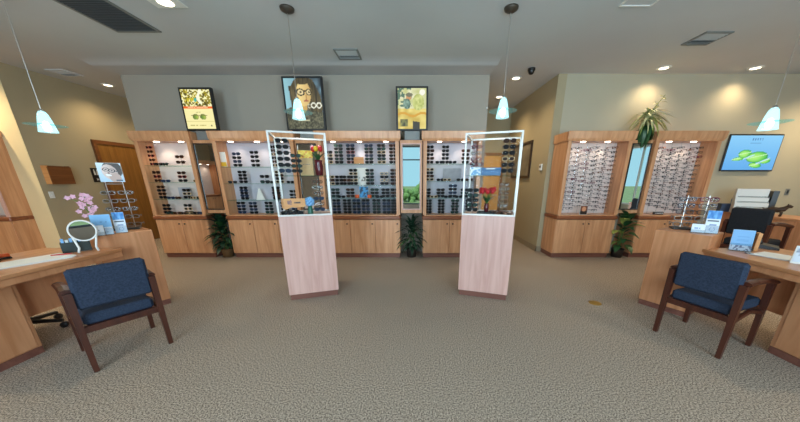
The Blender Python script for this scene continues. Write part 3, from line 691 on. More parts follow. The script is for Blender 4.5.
# detailed sunglasses with parts
def big_glasses(key, loc, rz, label, group, fm, lm, clear=False, wd=.145, ht=.05, sc_=1):
    ck = ('big', key)
    if ck not in V:
        fr = MB(); n = 14; rx, rz_ = wd*.225, ht*.5; rim = .006; lens = []
        for sx in (-1, 1):
            cx_ = sx*wd*.255
            def ring(k, y):
                out = []
                for i in range(n):
                    a = 2*PI*i/n; c, s_ = math.cos(a), math.sin(a)
                    out.append((cx_+(rx-k)*math.copysign(abs(c)**.75, c), y, (rz_-k)*math.copysign(abs(s_)**.75, s_)))
                return out
            fr.add(ring(0, -.004)+ring(rim, -.004)+ring(0, .004), [(i, (i+1) % n, n+(i+1) % n, n+i) for i in range(n)] + [(2*n+i, 2*n+(i+1) % n, (i+1) % n, i) for i in range(n)])
            lens.append(MB().add(ring(rim*.8, -.001)+ring(rim*.8, .001), [tuple(range(n)), tuple(range(n, 2*n))[::-1]]).mesh('lens', lm))
        fr.box(-.012, .012, -.004, .003, .004, .011)
        tm = []
        for sx in (-1, 1):
            x = sx*wd*.485; q = MB(); q.box(x-.002, x+.002, 0, .115, .006, .014); q.box(x-.002, x+.002, .095, .115, -.012, .006); tm.append(q.mesh('temple', fm))
        V[ck] = (fr.mesh('front_frame', fm), lens, tm)
    f_, l_, t_ = V[ck]
    o = thing('eyeglasses' if clear else 'sunglasses', label, 'eyeglasses' if clear else 'sunglasses', loc, rz, group)
    if sc_ != 1: o.scale = (sc_,)*3
    link('front_frame', f_, o)
    for q in l_: link('lens', q, o)
    for q in t_: link('temple', q, o)
    return o
def tower_rod(T, a, x, y, z0, n, pitch, keys, lab, grp, spec, clear=False, sc_=1):
    rod(T, x, y+.012, z0, z0+.05+pitch*(n-1)+.03, .005)
    for k in range(n):
        key = keys[k % len(keys)]; fm, lm, cn = spec[key]
        big_glasses(key, tl(T, a, x, y, z0+.05+k*pitch), a+random.uniform(-.1, .1), (lab % cn)+', %s up' % ORD[k], grp, fm, lm, clear, sc_=sc_)
SP = {'kb': (FB, LENSD, 'black'), 'kt': (FT, LENSB, 'brown tortoiseshell'), 'kn': (FN, LENSN, 'blue-lensed'), 'kg': (FB, LENSG, 'green-lensed'), 'ks': (FS, CLEARL, 'silver'), 'kp': (FP, CLEARL, 'brown'), 'kc': (FA, LENSB, 'cream-framed'), 'km': (FM, CLEARL, 'maroon')}
G1 = 'eyewear in the maroon-vase tower'; G2 = 'eyewear in the red-tulip tower'
tower_rod(TL, A1, .115, .16, 1.45, 6, .062, ['kn', 'kb', 'kb', 'kb', 'kb', 'kb'], '%s sunglasses on the rod of the maroon-vase tower shelf, by its corner', G1, SP, sc_=.9)
tower_rod(TL, A1, .235, .22, 1.45, 4, .055, ['kb', 'kg'], '%s sunglasses on the short rod beside the tan card', G1, SP, sc_=.8)
tower_rod(TL, A1, .44, .20, 1.01, 6, .064, ['kn', 'kp', 'kn', 'kp', 'ks', 'kp'], '%s eyeglasses on the rod beside the pale blue bloom', G1, SP, True, .85)
for i, (x, y) in enumerate(((.09, .10), (.19, .09), (.14, .20))):
    big_glasses('kb', tl(TL, A1, x, y, 1.036), A1+.2*(i-1), 'black sunglasses lying under the orange wooden plaque', 'sunglasses under the plaque', FB, LENSD)
tower_rod(TR, -A1, .46, .16, 1.45, 6, .062, ['kb', 'kb', 'kc', 'kb', 'kb', 'kt'], '%s sunglasses on the rod above the brown eyeglasses', G2, SP, sc_=.95)
tower_rod(TR, -A1, .10, .22, 1.45, 5, .066, ['km', 'ks'], '%s eyeglasses on the rod beside the blue box', G2, SP, True, .85)
tower_rod(TR, -A1, .10, .14, 1.01, 5, .056, ['kb', 'kg'], '%s sunglasses on the rod beside the red tulips', G2, SP, sc_=.95)
tower_rod(TR, -A1, .44, .24, 1.01, 7, .048, ['kp', 'ks'], '%s eyeglasses on the rod behind the brown cluster', G2, SP, True, .8)
for i, (x, y) in enumerate(((.40, .09), (.49, .13), (.36, .18))):
    big_glasses('kp', tl(TR, -A1, x, y, 1.036), -A1+.3*(i-1), 'brown eyeglasses lying on the deck beside the red tulips', 'brown eyeglasses on the deck', FP, CLEARL, True)
# flowers helpers
def leaf_mesh(name, m, L=.2, W=.04, bend=.4, segs=5, cup=.15):
    mb = MB(); vs = []; fs = []
    for i in range(segs+1):
        tt = i/segs; wv = W*math.sin(PI*min(.97, .06+tt*.92))**.8 if 0 < i < segs else (W*.12 if i == 0 else .001)
        a = bend*tt; y = L*tt*math.cos(a); z = -L*tt*math.sin(a)*tt
        vs += [(-wv, y, z+wv*cup), (0, y, z), (wv, y, z+wv*cup)]
    for i in range(segs):
        o = i*3; fs += [(o, o+1, o+4, o+3), (o+1, o+2, o+5, o+4)]
    mb.add(vs, fs); return mb.mesh(name, m, True)
def put_leaf(parent, me, loc, az, el, sc_=1, roll=0):
    o = link('leaf', me, parent, loc); o.rotation_euler = (el, roll, az); o.scale = (sc_,)*3; return o
def tulips(name, loc, label, vm, cols, n, h=.24, vr=.035, vh=.14, spread=.07):
    t = thing(name, label, 'flowers', loc)
    v_ = MB(); v_.lathe([(0, 0), (vr*.7, 0), (vr*.8, .01), (vr, vh*.6), (vr*.8, vh*.85), (vr*.95, vh), (vr*.8, vh), (vr*.7, vh*.85), (0, vh*.8)], 14); v_.build('vase', vm, t, True)
    lm = leaf_mesh('leaf', LEAF, .16, .016, .5)
    for k in range(n):
        a = 2*PI*k/n+.3; r = spread*(.4+.6*hsh(k, 2)); top = (r*math.cos(a), r*math.sin(a), h+.03*hsh(k, 5))
        s_ = MB(); s_.tube([(0, 0, vh*.8), (top[0]*.4, top[1]*.4, vh+(h-vh)*.6), top], .004, 5); st = s_.build('stem', STEM, t)
        b = MB(); b.lathe([(.0, -.016), (.02, -.008), (.026, .014), (.02, .036), (.008, .044), (0, .036)], 8, 0, top); b.build('blossom', cols[k % len(cols)], st, True)
        put_leaf(t, lm, (0, 0, vh*.9), a+.6, .9+.4*hsh(k, 9))
    return t
tulips('tulip_vase', tl(TL, A1, .475, .2, 1.45), 'mixed red and yellow tulips in a maroon vase on the tower shelf', MAROON, [REDP, YELP, REDP, PINK], 7, .27, .05, .17)
tulips('tulip_vase', tl(TR, -A1, .26, .2, 1.035), 'red tulips in a dark vase on a dark tray', MAROON, [REDP], 9, .22, .03, .1, .10)
t = thing('display_tray', 'dark blue-green tray beneath the vase of red tulips', 'tray', tl(TR, -A1, .26, .18, 1.01), -A1)
BB(-.1, .1, -.09, .09, 0, .008, .003).build('base', NAVY, t); m = MB(); m.box(-.1, .1, -.09, -.082, .008, .025); m.box(-.1, .1, .082, .09, .008, .025); m.box(-.1, -.092, -.082, .082, .008, .025); m.box(.092, .1, -.082, .082, .008, .025); m.build('rim', DKGREEN, t)
# left tower signs
t = thing('advert_card', 'tan advertising card with a bright yellow header on the tower shelf', 'card', tl(TL, A1, .335, .35, 1.45), A1)
B(-.075, .075, 0, .012, 0, .24).build('backing', TAN, t); picture('header_print', .16, .085, 24, 14, lambda u, v: mixc(c8(250, 236, 120), c8(240, 190, 40), vnoise(u, v, 5, 7)) if vnoise(u, v, 9, 8) < .72 else c8(230, 130, 40), PRINT, t, (0, -.003, .20))
picture('lettering', .09, .02, 30, 5, lambda u, v: c8(110, 90, 80) if .2 < v < .8 and hsh(int(u*15), 3) > .35 else c8(208, 170, 120), PRINT, t, (0, -.002, .12))
t = thing('wooden_plaque', 'orange wooden plaque with scalloped lower edge in the maroon-vase tower', 'sign', tl(TL, A1, .165, .085, 1.075), A1)
pts = [(-.125, .03), (-.10, 0), (-.06, .012), (-.02, .028), (.02, .02), (.06, .03), (.10, .024), (.125, .04), (.125, .125), (-.125, .125)]
MB().prism(pts, 0, .012).build('board', PLAQ, t); MB().box(-.11, -.10, .004, .01, -.065, .01).box(.09, .10, .004, .01, -.065, .04).build('leg', ACR, t)
picture('lettering', .20, .06, 50, 14, lambda u, v: c8(70, 50, 44) if (.52 < u < .9 and .3 < v < .6 and hsh(int(u*30), 2) > .3) else (c8(110, 84, 96) if ell(u, v, .30, .5, .12, .5) < 1 and hsh(int(u*40), int(v*6)) > .4 else c8(216, 150, 90)), PRINT, t, (0, -.002, .05))
t = thing('bloom_vase', 'round pale blue bloom on a green glazed vase', 'flowers', tl(TL, A1, .335, .12, 1.01))
v_ = MB(); v_.lathe([(0, 0), (.03, 0), (.032, .01), (.024, .08), (.02, .10), (0, .10)], 12); v_.build('vase', GREENV, t, True)
b = MB()
for k in range(26):
    zz = 1-2*(k+.5)/26; rr = math.sqrt(1-zz*zz); a = k*2.4; c = Vector((rr*math.cos(a), rr*math.sin(a), zz))*.042+Vector((0, 0, .148))
    b.lathe([(0, -.018), (.013, -.012), (.018, 0), (.013, .012), (0, .018)], 6, 0, c)
b.build('blossom', LBLUE, t, True)
# right tower boxes
t = thing('gift_box', 'long steel-blue box on the shelf of the red-tulip tower', 'box', tl(TR, -A1, .28, .2, 1.45), -A1)
BB(-.11, .11, -.06, .06, 0, .06, .004).build('body', BLUEB, t); BB(-.113, .113, -.063, .063, .06, .085, .004).build('lid', BLUEB, t); B(-.05, .05, -.0645, -.063, .066, .078).build('label', PAPER, t)
t = thing('display_card', 'pale blue folded card beside the blue box in the tower', 'card', tl(TR, -A1, .12, .1, 1.45), -A1+.2)
B(-.06, .06, 0, .006, 0, .09).build('panel', PAPER, t); picture('print', .115, .085, 16, 12, lambda u, v: mixc(c8(120, 170, 210), c8(235, 238, 240), float(vnoise(u, v, 6, 1) > .5)), PRINT, t, (0, -.002, .002))
big_glasses('km', tl(TR, -A1, .12, .085, 1.57), -A1, 'maroon eyeglasses perched above the folded pale blue card', None, FM, CLEARL, True)

# ------------------------------------------------------------ chairs
def chair(loc, rz, label, fab, sc_=1.0):
    t = thing('armchair', label, 'chair', (loc[0], loc[1], 0), rz); t.scale = (sc_,)*3
    w, d, q = .222, .23, .021
    def leg(x, y, h, splay):
        m = MB(); a, b = q, q*.72
        vs = [(x-b, y+splay-b, 0), (x+b, y+splay-b, 0), (x+b, y+splay+b, 0), (x-b, y+splay+b, 0), (x-a, y-a*1.15, h), (x+a, y-a*1.15, h), (x+a, y+a*1.15, h), (x-a, y+a*1.15, h)]
        m.add(vs, [(0,3,2,1),(4,5,6,7),(0,1,5,4),(1,2,6,5),(2,3,7,6),(3,0,4,7)]); m.build('leg', WOODCH, t)
    for x in (-w, w): leg(x, -d, .635, -.012); leg(x, d, .60, .015)
    for x in (-w, w):
        m = MB(); m.tube([(x, d+.03, .60), (x, d*.4, .628), (x, -d*.4, .645), (x, -d+.01, .64)], .021, 8); m.v = [(p[0]+(p[0]-x)*.6, p[1], p[2]) for p in m.v]; m.build('armrest', WOODCH, t)
        m = MB(); m.tube([(x, d, .33), (x, 0, .375), (x, -d, .33)], .019, 6); m.build('side_rail', WOODCH, t)
    B(-w, w, -d-.015, -d+.015, .315, .365).build('rear_rail', WOODCH, t); B(-w, w, d-.015, d+.015, .315, .365).build('front_rail', WOODCH, t)
    def cushion(name, x0, x1, y0, y1, z0, z1, tilt=0):
        M = Matrix.Translation((0, (y0+y1)/2, z0)) @ Matrix.Rotation(tilt, 4, 'X') @ Matrix.Translation((0, -(y0+y1)/2, -z0))
        o = BB(x0, x1, y0, y1, z0, z1, .018, 0, M).build(name, fab, t, True)
        o.data.polygons.foreach_set('use_smooth', [False]*len(o.data.polygons)); return o
    cushion('seat', -w+.026, w-.026, -d+.01, d+.03, .36, .445)
    cushion('backrest', -w+.022, w-.012, -d-.015, -d+.05, .495, .80, .05)
    return t
chair((-2.512, 2.055), math.radians(57), 'blue fabric armchair with dark wooden legs at the desk with orchids', FAB)
chair((2.63, 2.19), math.radians(-69), 'blue fabric armchair with dark wooden legs at the desk with blue brochures', FAB)
c3 = chair((5.02, 3.95), math.radians(-72), 'charcoal armchair with dark wooden arms at the rear counter', FABD, 1.0); c3.scale = (1.0, 1.1, 1.27)

# ------------------------------------------------------------ desks
def desk(sgn, xe, xp, xk, blk, label):
    """sgn -1: desk on the low-x side. xe top edge, xp pedestal face, xk knee panel; blk two floor corners of the angled counter block"""
    t = thing('reception_desk', label, 'desk', (xe, 2.0, 0))
    def bx(x0, x1, *a, **k):
        return (min(x0, x1)-xe, max(x0, x1)-xe, a[0]-2.0, a[1]-2.0, a[2], a[3])
    back = xe+sgn*.78
    BB(*bx(xe, back, 1.25, 2.62, .715, .75), .004).build('desk_top', WOODTOP, t)
    B(*bx(xe+sgn*.012, xe+sgn*.03, 1.25, 2.62, .665, .715)).build('apron', WOODDESK, t)
    ped = B(*bx(xp+sgn*.012, back, 1.28, 1.985, .06, .715)).build('pedestal', WOODDESK, t)
    BB(*bx(xp, xp+sgn*.012, 1.28, 1.955, .07, .71), .003).build('pedestal_front', WOODDESK, t)
    B(*bx(xp+sgn*.006, back, 1.29, 1.98, 0, .06)).build('toe_kick', WOODT, t)
    B(*bx(xk, xk+sgn*.02, 1.985, 2.62, .25, .715)).build('modesty_panel', WOODDESK, t)
    (ax, ay), (bx_, by) = blk
    u = Vector((bx_-ax, by-ay, 0)); L = u.length; u.normalize(); nrm = Vector((u.y, -u.x, 0))
    if nrm.x*sgn < 0: nrm = -nrm
    M = Matrix(((u.x, nrm.x, 0, ax-xe), (u.y, nrm.y, 0, ay-2.0), (0, 0, 1, 0), (0, 0, 0, 1)))
    BB(0, L, 0, .40, .06, .88, .006, 0, M).build('counter_block', WOODDESK, t)
    B(.008, L-.008, .008, .39, 0, .06, 0, M).build('block_toe_kick', WOODT, t)
    return t
desk(-1, -2.93, -3.14, -3.37, ((-3.11, 2.57), (-2.88, 2.93)), 'angled wooden desk with raised end block carrying orchids and hand mirror')
desk(1, 2.84, 2.99, 3.24, ((2.86, 2.555), (2.635, 2.93)), 'angled wooden desk with raised end block carrying blue brochures')
# rear counter
t = thing('rear_counter', 'long wooden counter against the cream wall side', 'counter', (5.6, 4.2, 0))
BB(-.02, .55, -1.6, .90, .81, .85, .006).build('counter_top', WOODTOP, t); B(0, .55, -1.6, .90, .06, .81).build('body', WOODDESK, t); B(.03, .55, -1.58, .89, 0, .06).build('toe_kick', WOODT, t)

# office chair behind the orchid desk
t = thing('office_chair', 'black swivel office chair tucked behind the orchid desk', 'chair', (-3.72, 2.28, 0), .4)
m = MB(); m.tube([(0, 0, .10), (0, 0, .42)], .025, 10); m.build('gas_column', BLACK, t)
for k in range(5):
    a = 2*PI*k/5; l = MB(); l.tube([(0, 0, .11), (.27*math.cos(a), .27*math.sin(a), .075)], [.026, .016], 8); lo = l.build('base_leg', BLACK, t)
    w_ = MB(); w_.lathe([(0, -.016), (.028, -.016), (.03, 0), (.028, .016), (0, .016)], 12); w_.v = [(.27*math.cos(a)+p[0]*math.cos(a)-p[2]*math.sin(a), .27*math.sin(a)+p[0]*math.sin(a)+p[2]*math.cos(a), .03+p[1]) for p in w_.v]; w_.build('caster', BLACK, lo, True)
BB(-.23, .23, -.22, .22, .42, .49, .02).build('seat', FABD, t); BB(-.21, .21, -.27, -.22, .56, 1.0, .02).build('backrest', FABD, t); B(-.03, .03, -.25, -.2, .45, .6).build('back_bracket', BLACK, t)

# ------------------------------------------------------------ ceiling fixtures
def downlight(x, y, label, energy, square=False, group='recessed ceiling downlights'):
    t = thing('downlight', label, 'ceiling light', (x, y, CZ), 0, group)
    r = MB()
    if square: r.bbox(-.16, .16, -.10, .10, -.012, 0, .004)
    else: r.lathe([(.062, 0), (.10, 0), (.10, -.006), (.075, -.014), (.062, -.008), (.062, 0)], 24)
    r.build('trim_ring', WHITE, t, not square)
    l = MB(); l.lathe([(0, -.014 if square else -.004), (.062 if not square else .07, -.014 if square else -.004)], 20)
    lo = l.build('lamp_lens', LAMP, t)
    light('SPOT', 'downlight_spot', lo, (0, 0, -.03), energy, (1, .78, .48), (0, 0, 0), .05, math.radians(140), 1.0)
downlight(-5.9, 5.93, 'round downlight in the passage beside the wooden door', CAN_W*.8)
downlight(1.81, 5.56, 'round downlight at the hallway mouth by the black dome camera', CAN_W*.7)
downlight(4.05, 5.10, 'round downlight above the spider plant', CAN_W*.4)
downlight(5.54, 5.10, 'round downlight above the leaf television', CAN_W*.42)
downlight(-6.95, 4.35, 'round downlight before the cream wall end', CAN_W*1.7)
downlight(-2.55, 3.39, 'square-trimmed downlight near the long dark grille', CAN_W*.6, True)
for (x, y, lb) in ((1.85, 6.7, 'round downlight deep in the hallway'), (-5.7, 7.2, 'round downlight deep in the passage')): downlight(x, y, lb, CAN_W*.9)
for (x, y, lb) in ((-5.9, 2.6, 'added unseen downlight over the floor before the tall cabinet'), (-4.6, .4, 'added unseen downlight over the floor beside the orchid desk'), (-7.4, .6, 'added unseen downlight near the far side wall'), (5.9, 2.4, 'added unseen downlight over the rear counter'), (4.6, .3, 'added unseen downlight over the floor beside the brochure desk'), (7.4, .6, 'added unseen downlight near the cream side wall'), (7.0, 4.6, 'added unseen downlight over the end of the cream wall')): downlight(x, y, lb, CAN_W*2.0)  # downlights added out of view to warm the sides of the room
CANOPY = mat('bronze_canopy', s(84, 76, 68), .4, .6)
def pendant(x, y, zl, label):
    t = thing('pendant_lamp', label, 'pendant lamp', (x, y, zl), 0, 'glass pendant lamps')
    h = CZ-zl
    c = MB(); c.lathe([(0, h), (.075, h), (.07, h-.02), (.045, h-.035), (.012, h-.045), (0, h-.045)], 20); c.build('canopy', CANOPY, t, True)
    c = MB(); c.tube([(0, 0, .14), (0, 0, h-.04)], .004, 6); c.build('cord', CHROME, t)
    c = MB(); c.lathe([(0, .155), (.016, .155), (.02, .14), (.02, .12), (0, .12)], 12); c.build('socket', CHROME, t, True)
    g = MB(); g.lathe([(.022, .135), (.038, .11), (.052, .05), (.062, -.01), (.074, -.075), (.070, -.075), (.058, -.01), (.048, .05), (.034, .108), (.022, .13)], 24); g.build('glass_shade', SHADEG, t, True)
    g = MB(); g.lathe([(.062, -.006), (.11, -.016), (.155, -.006), (.157, -.002), (.11, -.009), (.062, .002)], 32); g.build('glass_ring', RINGG, t, True)
    b = MB(); b.lathe([(0, .04), (.018, .03), (.03, 0), (.03, -.035), (.018, -.06), (0, -.066)], 12); bo = b.build('bulb', BULB, t, True)
    light('POINT', 'pendant_light', bo, (0, 0, -.10), PEND_W, (1, .95, .86), size=.04)
pendant(-1.36, 3.51, 2.16, 'glass saucer pendant in front of the portrait screen')
pendant(1.02, 3.50, 2.17, 'glass saucer pendant above the red-tulip tower')
pendant(-4.02, 3.24, 1.975, 'glass saucer pendant over the orchid desk')
pendant(3.68, 3.09, 1.975, 'glass saucer pendant in front of the leaf television')
t = thing('return_grille', 'long dark return-air grille in the ceiling', 'ceiling vent', (-3.385, 3.38, CZ))
m = MB(); W, L = .27, .60
m.box(-W, -W+.03, -L, L, -.012, 0); m.box(W-.03, W, -L, L, -.012, 0); m.box(-W+.03, W-.03, -L, -L+.03, -.012, 0); m.box(-W+.03, W-.03, L-.03, L, -.012, 0); m.build('frame', GREY, t)
B(-W+.03, W-.03, -L+.03, L-.03, -.003, -.001).build('backing', DGREY2, t)
sl = MB().box(-W+.03, W-.03, -.008, .008, -.010, -.006).mesh('slat', DGREY)
for k in range(36): link('slat', sl, t, (0, -L+.045+k*(2*L-.09)/35, 0))
VSL = mat('vent_slat_paint', s(176, 178, 178), .5, var=.02)
def vent(x, y, label, s_=.17, col=None):
    t = thing('air_vent', label, 'ceiling vent', (x, y, CZ), 0, 'square ceiling air vents'); m = MB()
    q = .025
    m.box(-s_, s_, -s_, -s_+q, -.014, 0); m.box(-s_, s_, s_-q, s_, -.014, 0); m.box(-s_, -s_+q, -s_+q, s_-q, -.014, 0); m.box(s_-q, s_, -s_+q, s_-q, -.014, 0); m.build('frame', col or GREY, t)
    B(-s_+q, s_-q, -s_+q, s_-q, -.003, -.001).build('backing', DGREY2, t)
    for k in range(7):
        yy = -s_+q+.02+k*(2*s_-2*q-.04)/6
        M = Matrix.Translation((0, yy, -.009)) @ Matrix.Rotation(.6 if k > 3 else -.6, 4, 'X')
        B(-s_+q, s_-q, -.012, .012, -.0015, .0015, 0, M).build('slat', col or VSL, t)
vent(-.97, 4.60, 'square air vent before the cabinet wall'); vent(3.75, 4.14, 'square air vent over the eyeglass boards'); vent(-5.95, 5.30, 'square air vent in the passage ceiling', .15, CEIL)
t = thing('access_panel', 'white-rimmed square access panel in the ceiling', 'ceiling panel', (2.30, 3.30, CZ)); m = MB(); q = .17
m.box(-q, q, -q, -q+.02, -.01, 0); m.box(-q, q, q-.02, q, -.01, 0); m.box(-q, -q+.02, -q+.02, q-.02, -.01, 0); m.box(q-.02, q, -q+.02, q-.02, -.01, 0); m.build('frame', WHITE, t); B(-q+.02, q-.02, -q+.02, q-.02, -.004, 0).build('panel', CEIL, t)
t = thing('dome_camera', 'black security dome camera on the ceiling', 'camera', (1.91, 5.13, CZ))
m = MB(); m.lathe([(0, 0), (.06, 0), (.06, -.03), (.05, -.035), (0, -.035)], 18); m.build('housing', BLACK, t, True); m = MB(); m.lathe([(.05, -.035), (.046, -.06), (.03, -.082), (0, -.09)], 18); m.build('dome', BLACKM, t, True)

# ------------------------------------------------------------ wall things
t = thing('wall_box', 'brown wooden file box hung on the tan passage wall', 'box', (-6.42, 5.05, 1.33))
B(.10, .115, -.16, .17, 0, .29).build('front_panel', WOODBOX, t); B(.0, .10, -.16, -.145, 0, .31).build('side_panel', PLAQ, t); B(0, .10, .155, .17, 0, .31).build('side_panel', WOODBOX, t); B(0, .012, -.145, .155, 0, .31).build('back_panel', WOODBOX, t); B(.012, .10, -.145, .155, 0, .012).build('bottom_panel', WOODBOX, t)
t = thing('light_switch', 'white light switch on the tan passage wall', 'switch', (-6.42, 4.90, 1.09)); BB(0, .008, -.035, .035, 0, .115, .002).build('plate', WHITE, t); B(.008, .016, -.008, .008, .045, .07).build('toggle', WHITE, t)
t = thing('restroom_sign', 'black restroom sign with white figures beside the wooden door', 'sign', (-6.42, 5.70, 1.36), PI/2)
B(-.075, .075, -.008, 0, 0, .27).build('plate', BLACK, t)
picture('print', .14, .26, 24, 40, lambda u, v: c8(220, 220, 214) if (ell(u, v, .32, .86, .09, .05) < 1 or ell(u, v, .68, .86, .09, .05) < 1 or (abs(u-.32) < .1 and .5 < v < .79) or (abs(u-.68) < .06+.1*(.79-v)/.3 and .5 < v < .79) or (v < .3 and v > .12 and abs(u-.5) < .14 and hsh(int(u*20), int(v*20)) > .4)) else c8(16, 16, 18), PRINT, t, (0, -.0095, .005))
t = thing('framed_print', 'dark-framed print on the hallway wall', 'picture', (2.47, 6.65, 1.44), -PI/2)
m = MB(); m.box(-.55, .55, -.03, 0, 0, .05); m.box(-.55, .55, -.03, 0, .71, .76); m.box(-.55, -.5, -.03, 0, .05, .71); m.box(.5, .55, -.03, 0, .05, .71); m.build('frame', BRONZE, t); B(-.5, .5, -.015, 0, .05, .71).build('print', FRAMEP, t)
t = thing('thermostat', 'small white thermostat on the hallway wall', 'thermostat', (2.47, 5.58, 1.58), -PI/2); BB(-.05, .05, -.025, 0, 0, .12, .005).build('body', WHITE, t); B(-.03, .03, -.0265, -.025, .05, .09).build('display', DGREY2, t)
t = thing('wall_outlet', 'grey wall plate on the cream wall beyond the rear counter', 'outlet', (7.15, WY, 1.12)); BB(-.04, .04, -.01, 0, 0, .12, .003).build('plate', GREY, t); B(-.015, .015, -.014, -.01, .03, .09).build('socket', DGREY2, t)
t = thing('wall_sensor', 'tiny white sensor on the grey wall end', 'sensor', (1.27, WY, 2.62)); m = MB(); m.lathe([(0, .03), (.014, .026), (.018, .01), (.018, 0), (0, 0)], 12); m.v = [(x, -z, y) for x, y, z in m.v]; m.build('body', WHITE, t, True)
t = thing('floor_outlet', 'small brass floor outlet cover in the carpet', 'outlet', (2.137, 2.928, 0)); m = MB(); m.lathe([(0, .006), (.058, .006), (.066, .003), (.068, 0), (0, 0)], 24); m.build('cover', BRASS, t); B(-.03, .03, -.012, .012, .006, .008).build('flap', BRASS, t)

# ------------------------------------------------------------ plants
def floor_plant(loc, label, leafm, n, L, W, h, pot, spread=1.0, bend=.6, lean=(.1, 1.2), alt=None):
    t = thing('potted_plant', label, 'plant', loc)
    p = MB(); p.lathe([(0, 0), (.085, 0), (.10, .14), (.105, .16), (.09, .16), (.085, .13), (0, .13)], 16); p.build('pot', pot, t, True)
    p = MB(); p.lathe([(.084, .132), (.0, .136)], 14); p.build('soil', SOIL, t)
    me = leaf_mesh('leaf', leafm, L, W, bend); me2 = leaf_mesh('leaf', alt, L, W, bend) if alt else me
    for k in range(3):
        s_ = MB(); a = 2*PI*k/3; s_.tube([(.02*math.cos(a), .02*math.sin(a), .13), (.03*math.cos(a), .03*math.sin(a), h*.6), (.04*math.cos(a)*spread, .04*math.sin(a)*spread, h)], [.009, .007, .004], 6); s_.build('stem', STEM, t)
    for k in range(n):
        a = k*2.4; z = .2+(h-.2)*((k+.5)/n); st = .03
        el = lean[1]*(k/n)+lean[0]
        # keep the spread narrow in y (the plant stands in a recess)
        if math.sin(a) > 0 and k % 3: a = -a
        side = abs(math.cos(a))*L*math.cos(el)
        q = .75+.5*hsh(k, 3)
        if math.sin(a) > -.35: q = min(q, .155/max(side, .02))
        put_leaf(t, me2 if (alt and k % 4 == 0) else me, (st*math.cos(a), st*math.sin(a)-.02, z), a-PI/2, el, q, .3*(hsh(k, 4)-.5))
    return t
floor_plant((-3.56, 4.97, 0), 'dark green leafy plant in a wicker pot under the orange-banded screen mirror', LEAFD, 60, .24, .042, .70, BASKET, alt=LEAF)
floor_plant((-.065, 4.97, 0), 'spiky dark green plant under the pale-framed mirror', LEAFD, 90, .25, .024, .66, POTD, alt=LEAF)
floor_plant((3.83, 4.95, 0), 'broad-leaved green plant under the spider plant mirror', LEAF, 26, .27, .066, .72, POTD, alt=LEAFY)
t = thing('spider_plant', 'spider plant with arching cream leaves on top of a mirror panel', 'plant', (3.86, 4.99, 2.045))
p = MB(); p.lathe([(0, 0), (.085, 0), (.11, .16), (.095, .16), (0, .14)], 16); p.build('pot', POTD, t, True)
me1 = leaf_mesh('leaf', LEAFC, .33, .015, 1.1, 7); me2 = leaf_mesh('leaf', LEAFY, .32, .016, 1.3, 7); me4 = leaf_mesh('leaf', LEAF, .32, .022, 1.9, 7)
for k in range(230):
    a = k*2.4; up = (k % 10)/10
    fy = math.cos(a) > .2
    put_leaf(t, me4 if up < .25 else (me1 if k % 3 else me2), (.03*math.cos(a), -.04, .16+.16*up), a, .3+1.2*up, (.75+.45*hsh(k, 1))*(.6 if fy else 1), 0)
s_ = MB(); s_.tube([(0, 0, .2), (.08, -.02, .5), (.2, -.03, .68)], .005, 5); s_.build('flower_stem', STEM, t)
me3 = leaf_mesh('leaf', LEAFC, .12, .018, .6, 4)
for k in range(12): put_leaf(t, me3, (.05+.15*k/12, -.02, .40+.28*k/12), k*2.4, .5, .9)
# orchid on the counter block
t = thing('orchid', 'pink orchid with arching sprays beside blue leaflets', 'flowers', (-3.27, 2.76, .88))
p = MB(); p.lathe([(0, 0), (.045, 0), (.055, .09), (.045, .09), (0, .075)], 14); p.build('pot', WHITE, t, True)
fl = MB()
for k in range(5):
    a = 2*PI*k/5+.3; c, s_ = math.cos(a), math.sin(a)
    fl.add([(0, 0, 0), (.014*c-.012*s_, -.004, .014*s_+.012*c), (.030*c, -.001, .030*s_), (.014*c+.012*s_, -.004, .014*s_-.012*c)], [(0, 1, 2, 3)])
fl = fl.mesh('blossom', PINK); ol = leaf_mesh('leaf', LEAFD, .16, .03, .9)
for k in range(4): put_leaf(t, ol, (0, 0, .085), k*1.6, .5)
for j, (ex, ez, nb) in enumerate(((-.15, .34, 7), (.05, .37, 8), (.10, .27, 7))):
    pts = [(ex*tt*tt, -.06*tt, .08+(ez-.08)*math.sin(tt*PI*.55)) for tt in [i/8 for i in range(9)]]
    s_ = MB(); s_.tube(pts, .0035, 5); so = s_.build('flower_stem', STEM, t)
    for k in range(nb):
        p_ = pts[3+(k*5//nb)]; o = link('blossom', fl, t, (p_[0]+.06*(hsh(k, j)-.5)*2, p_[1]-.03*hsh(k, j+3), p_[2]+.07*(hsh(k, j+7)-.5))); o.rotation_euler = (.4*(hsh(k, 2, j)-.5), 6*hsh(k, 1, j), .9+.8*(hsh(k, 5, j)-.5)); o.scale = (.85,)*3

# ------------------------------------------------------------ desk things
def rack(loc, rz, label, cols, heights, poster=None, base_w=.28):
    t = thing('eyewear_rack', label, 'rack', loc, rz)
    BB(-base_w/2, base_w/2, -.07, .07, 0, .018, .004).build('base', BLACK, t)
    for x in cols: rod(t, x, .03, .018, heights, .0045, CHROME)
    m = MB(); m.tube([(cols[0], .03, heights-.02), (cols[-1], .03, heights-.02)], .005, 6); m.build('cross_bar', CHROME, t)
    if poster:
        B(-.09, .09, .012, .02, heights-.0, heights+.19).build('poster_board', PAPER, t); picture('poster_print', .175, .185, 60, 56, pic_woman, PRINT, t, (0, .009, heights+.002))
    return t
RL = (-3.17, 2.95, .88); RLa = math.radians(35)
rack(RL, RLa, 'counter rack of silver eyeglasses topped by a portrait card', (-.065, .065), .50, True, .22)
def rk(R, a, x, y, z): return (R[0]+x*math.cos(a)-y*math.sin(a), R[1]+x*math.sin(a)+y*math.cos(a), R[2]+z)
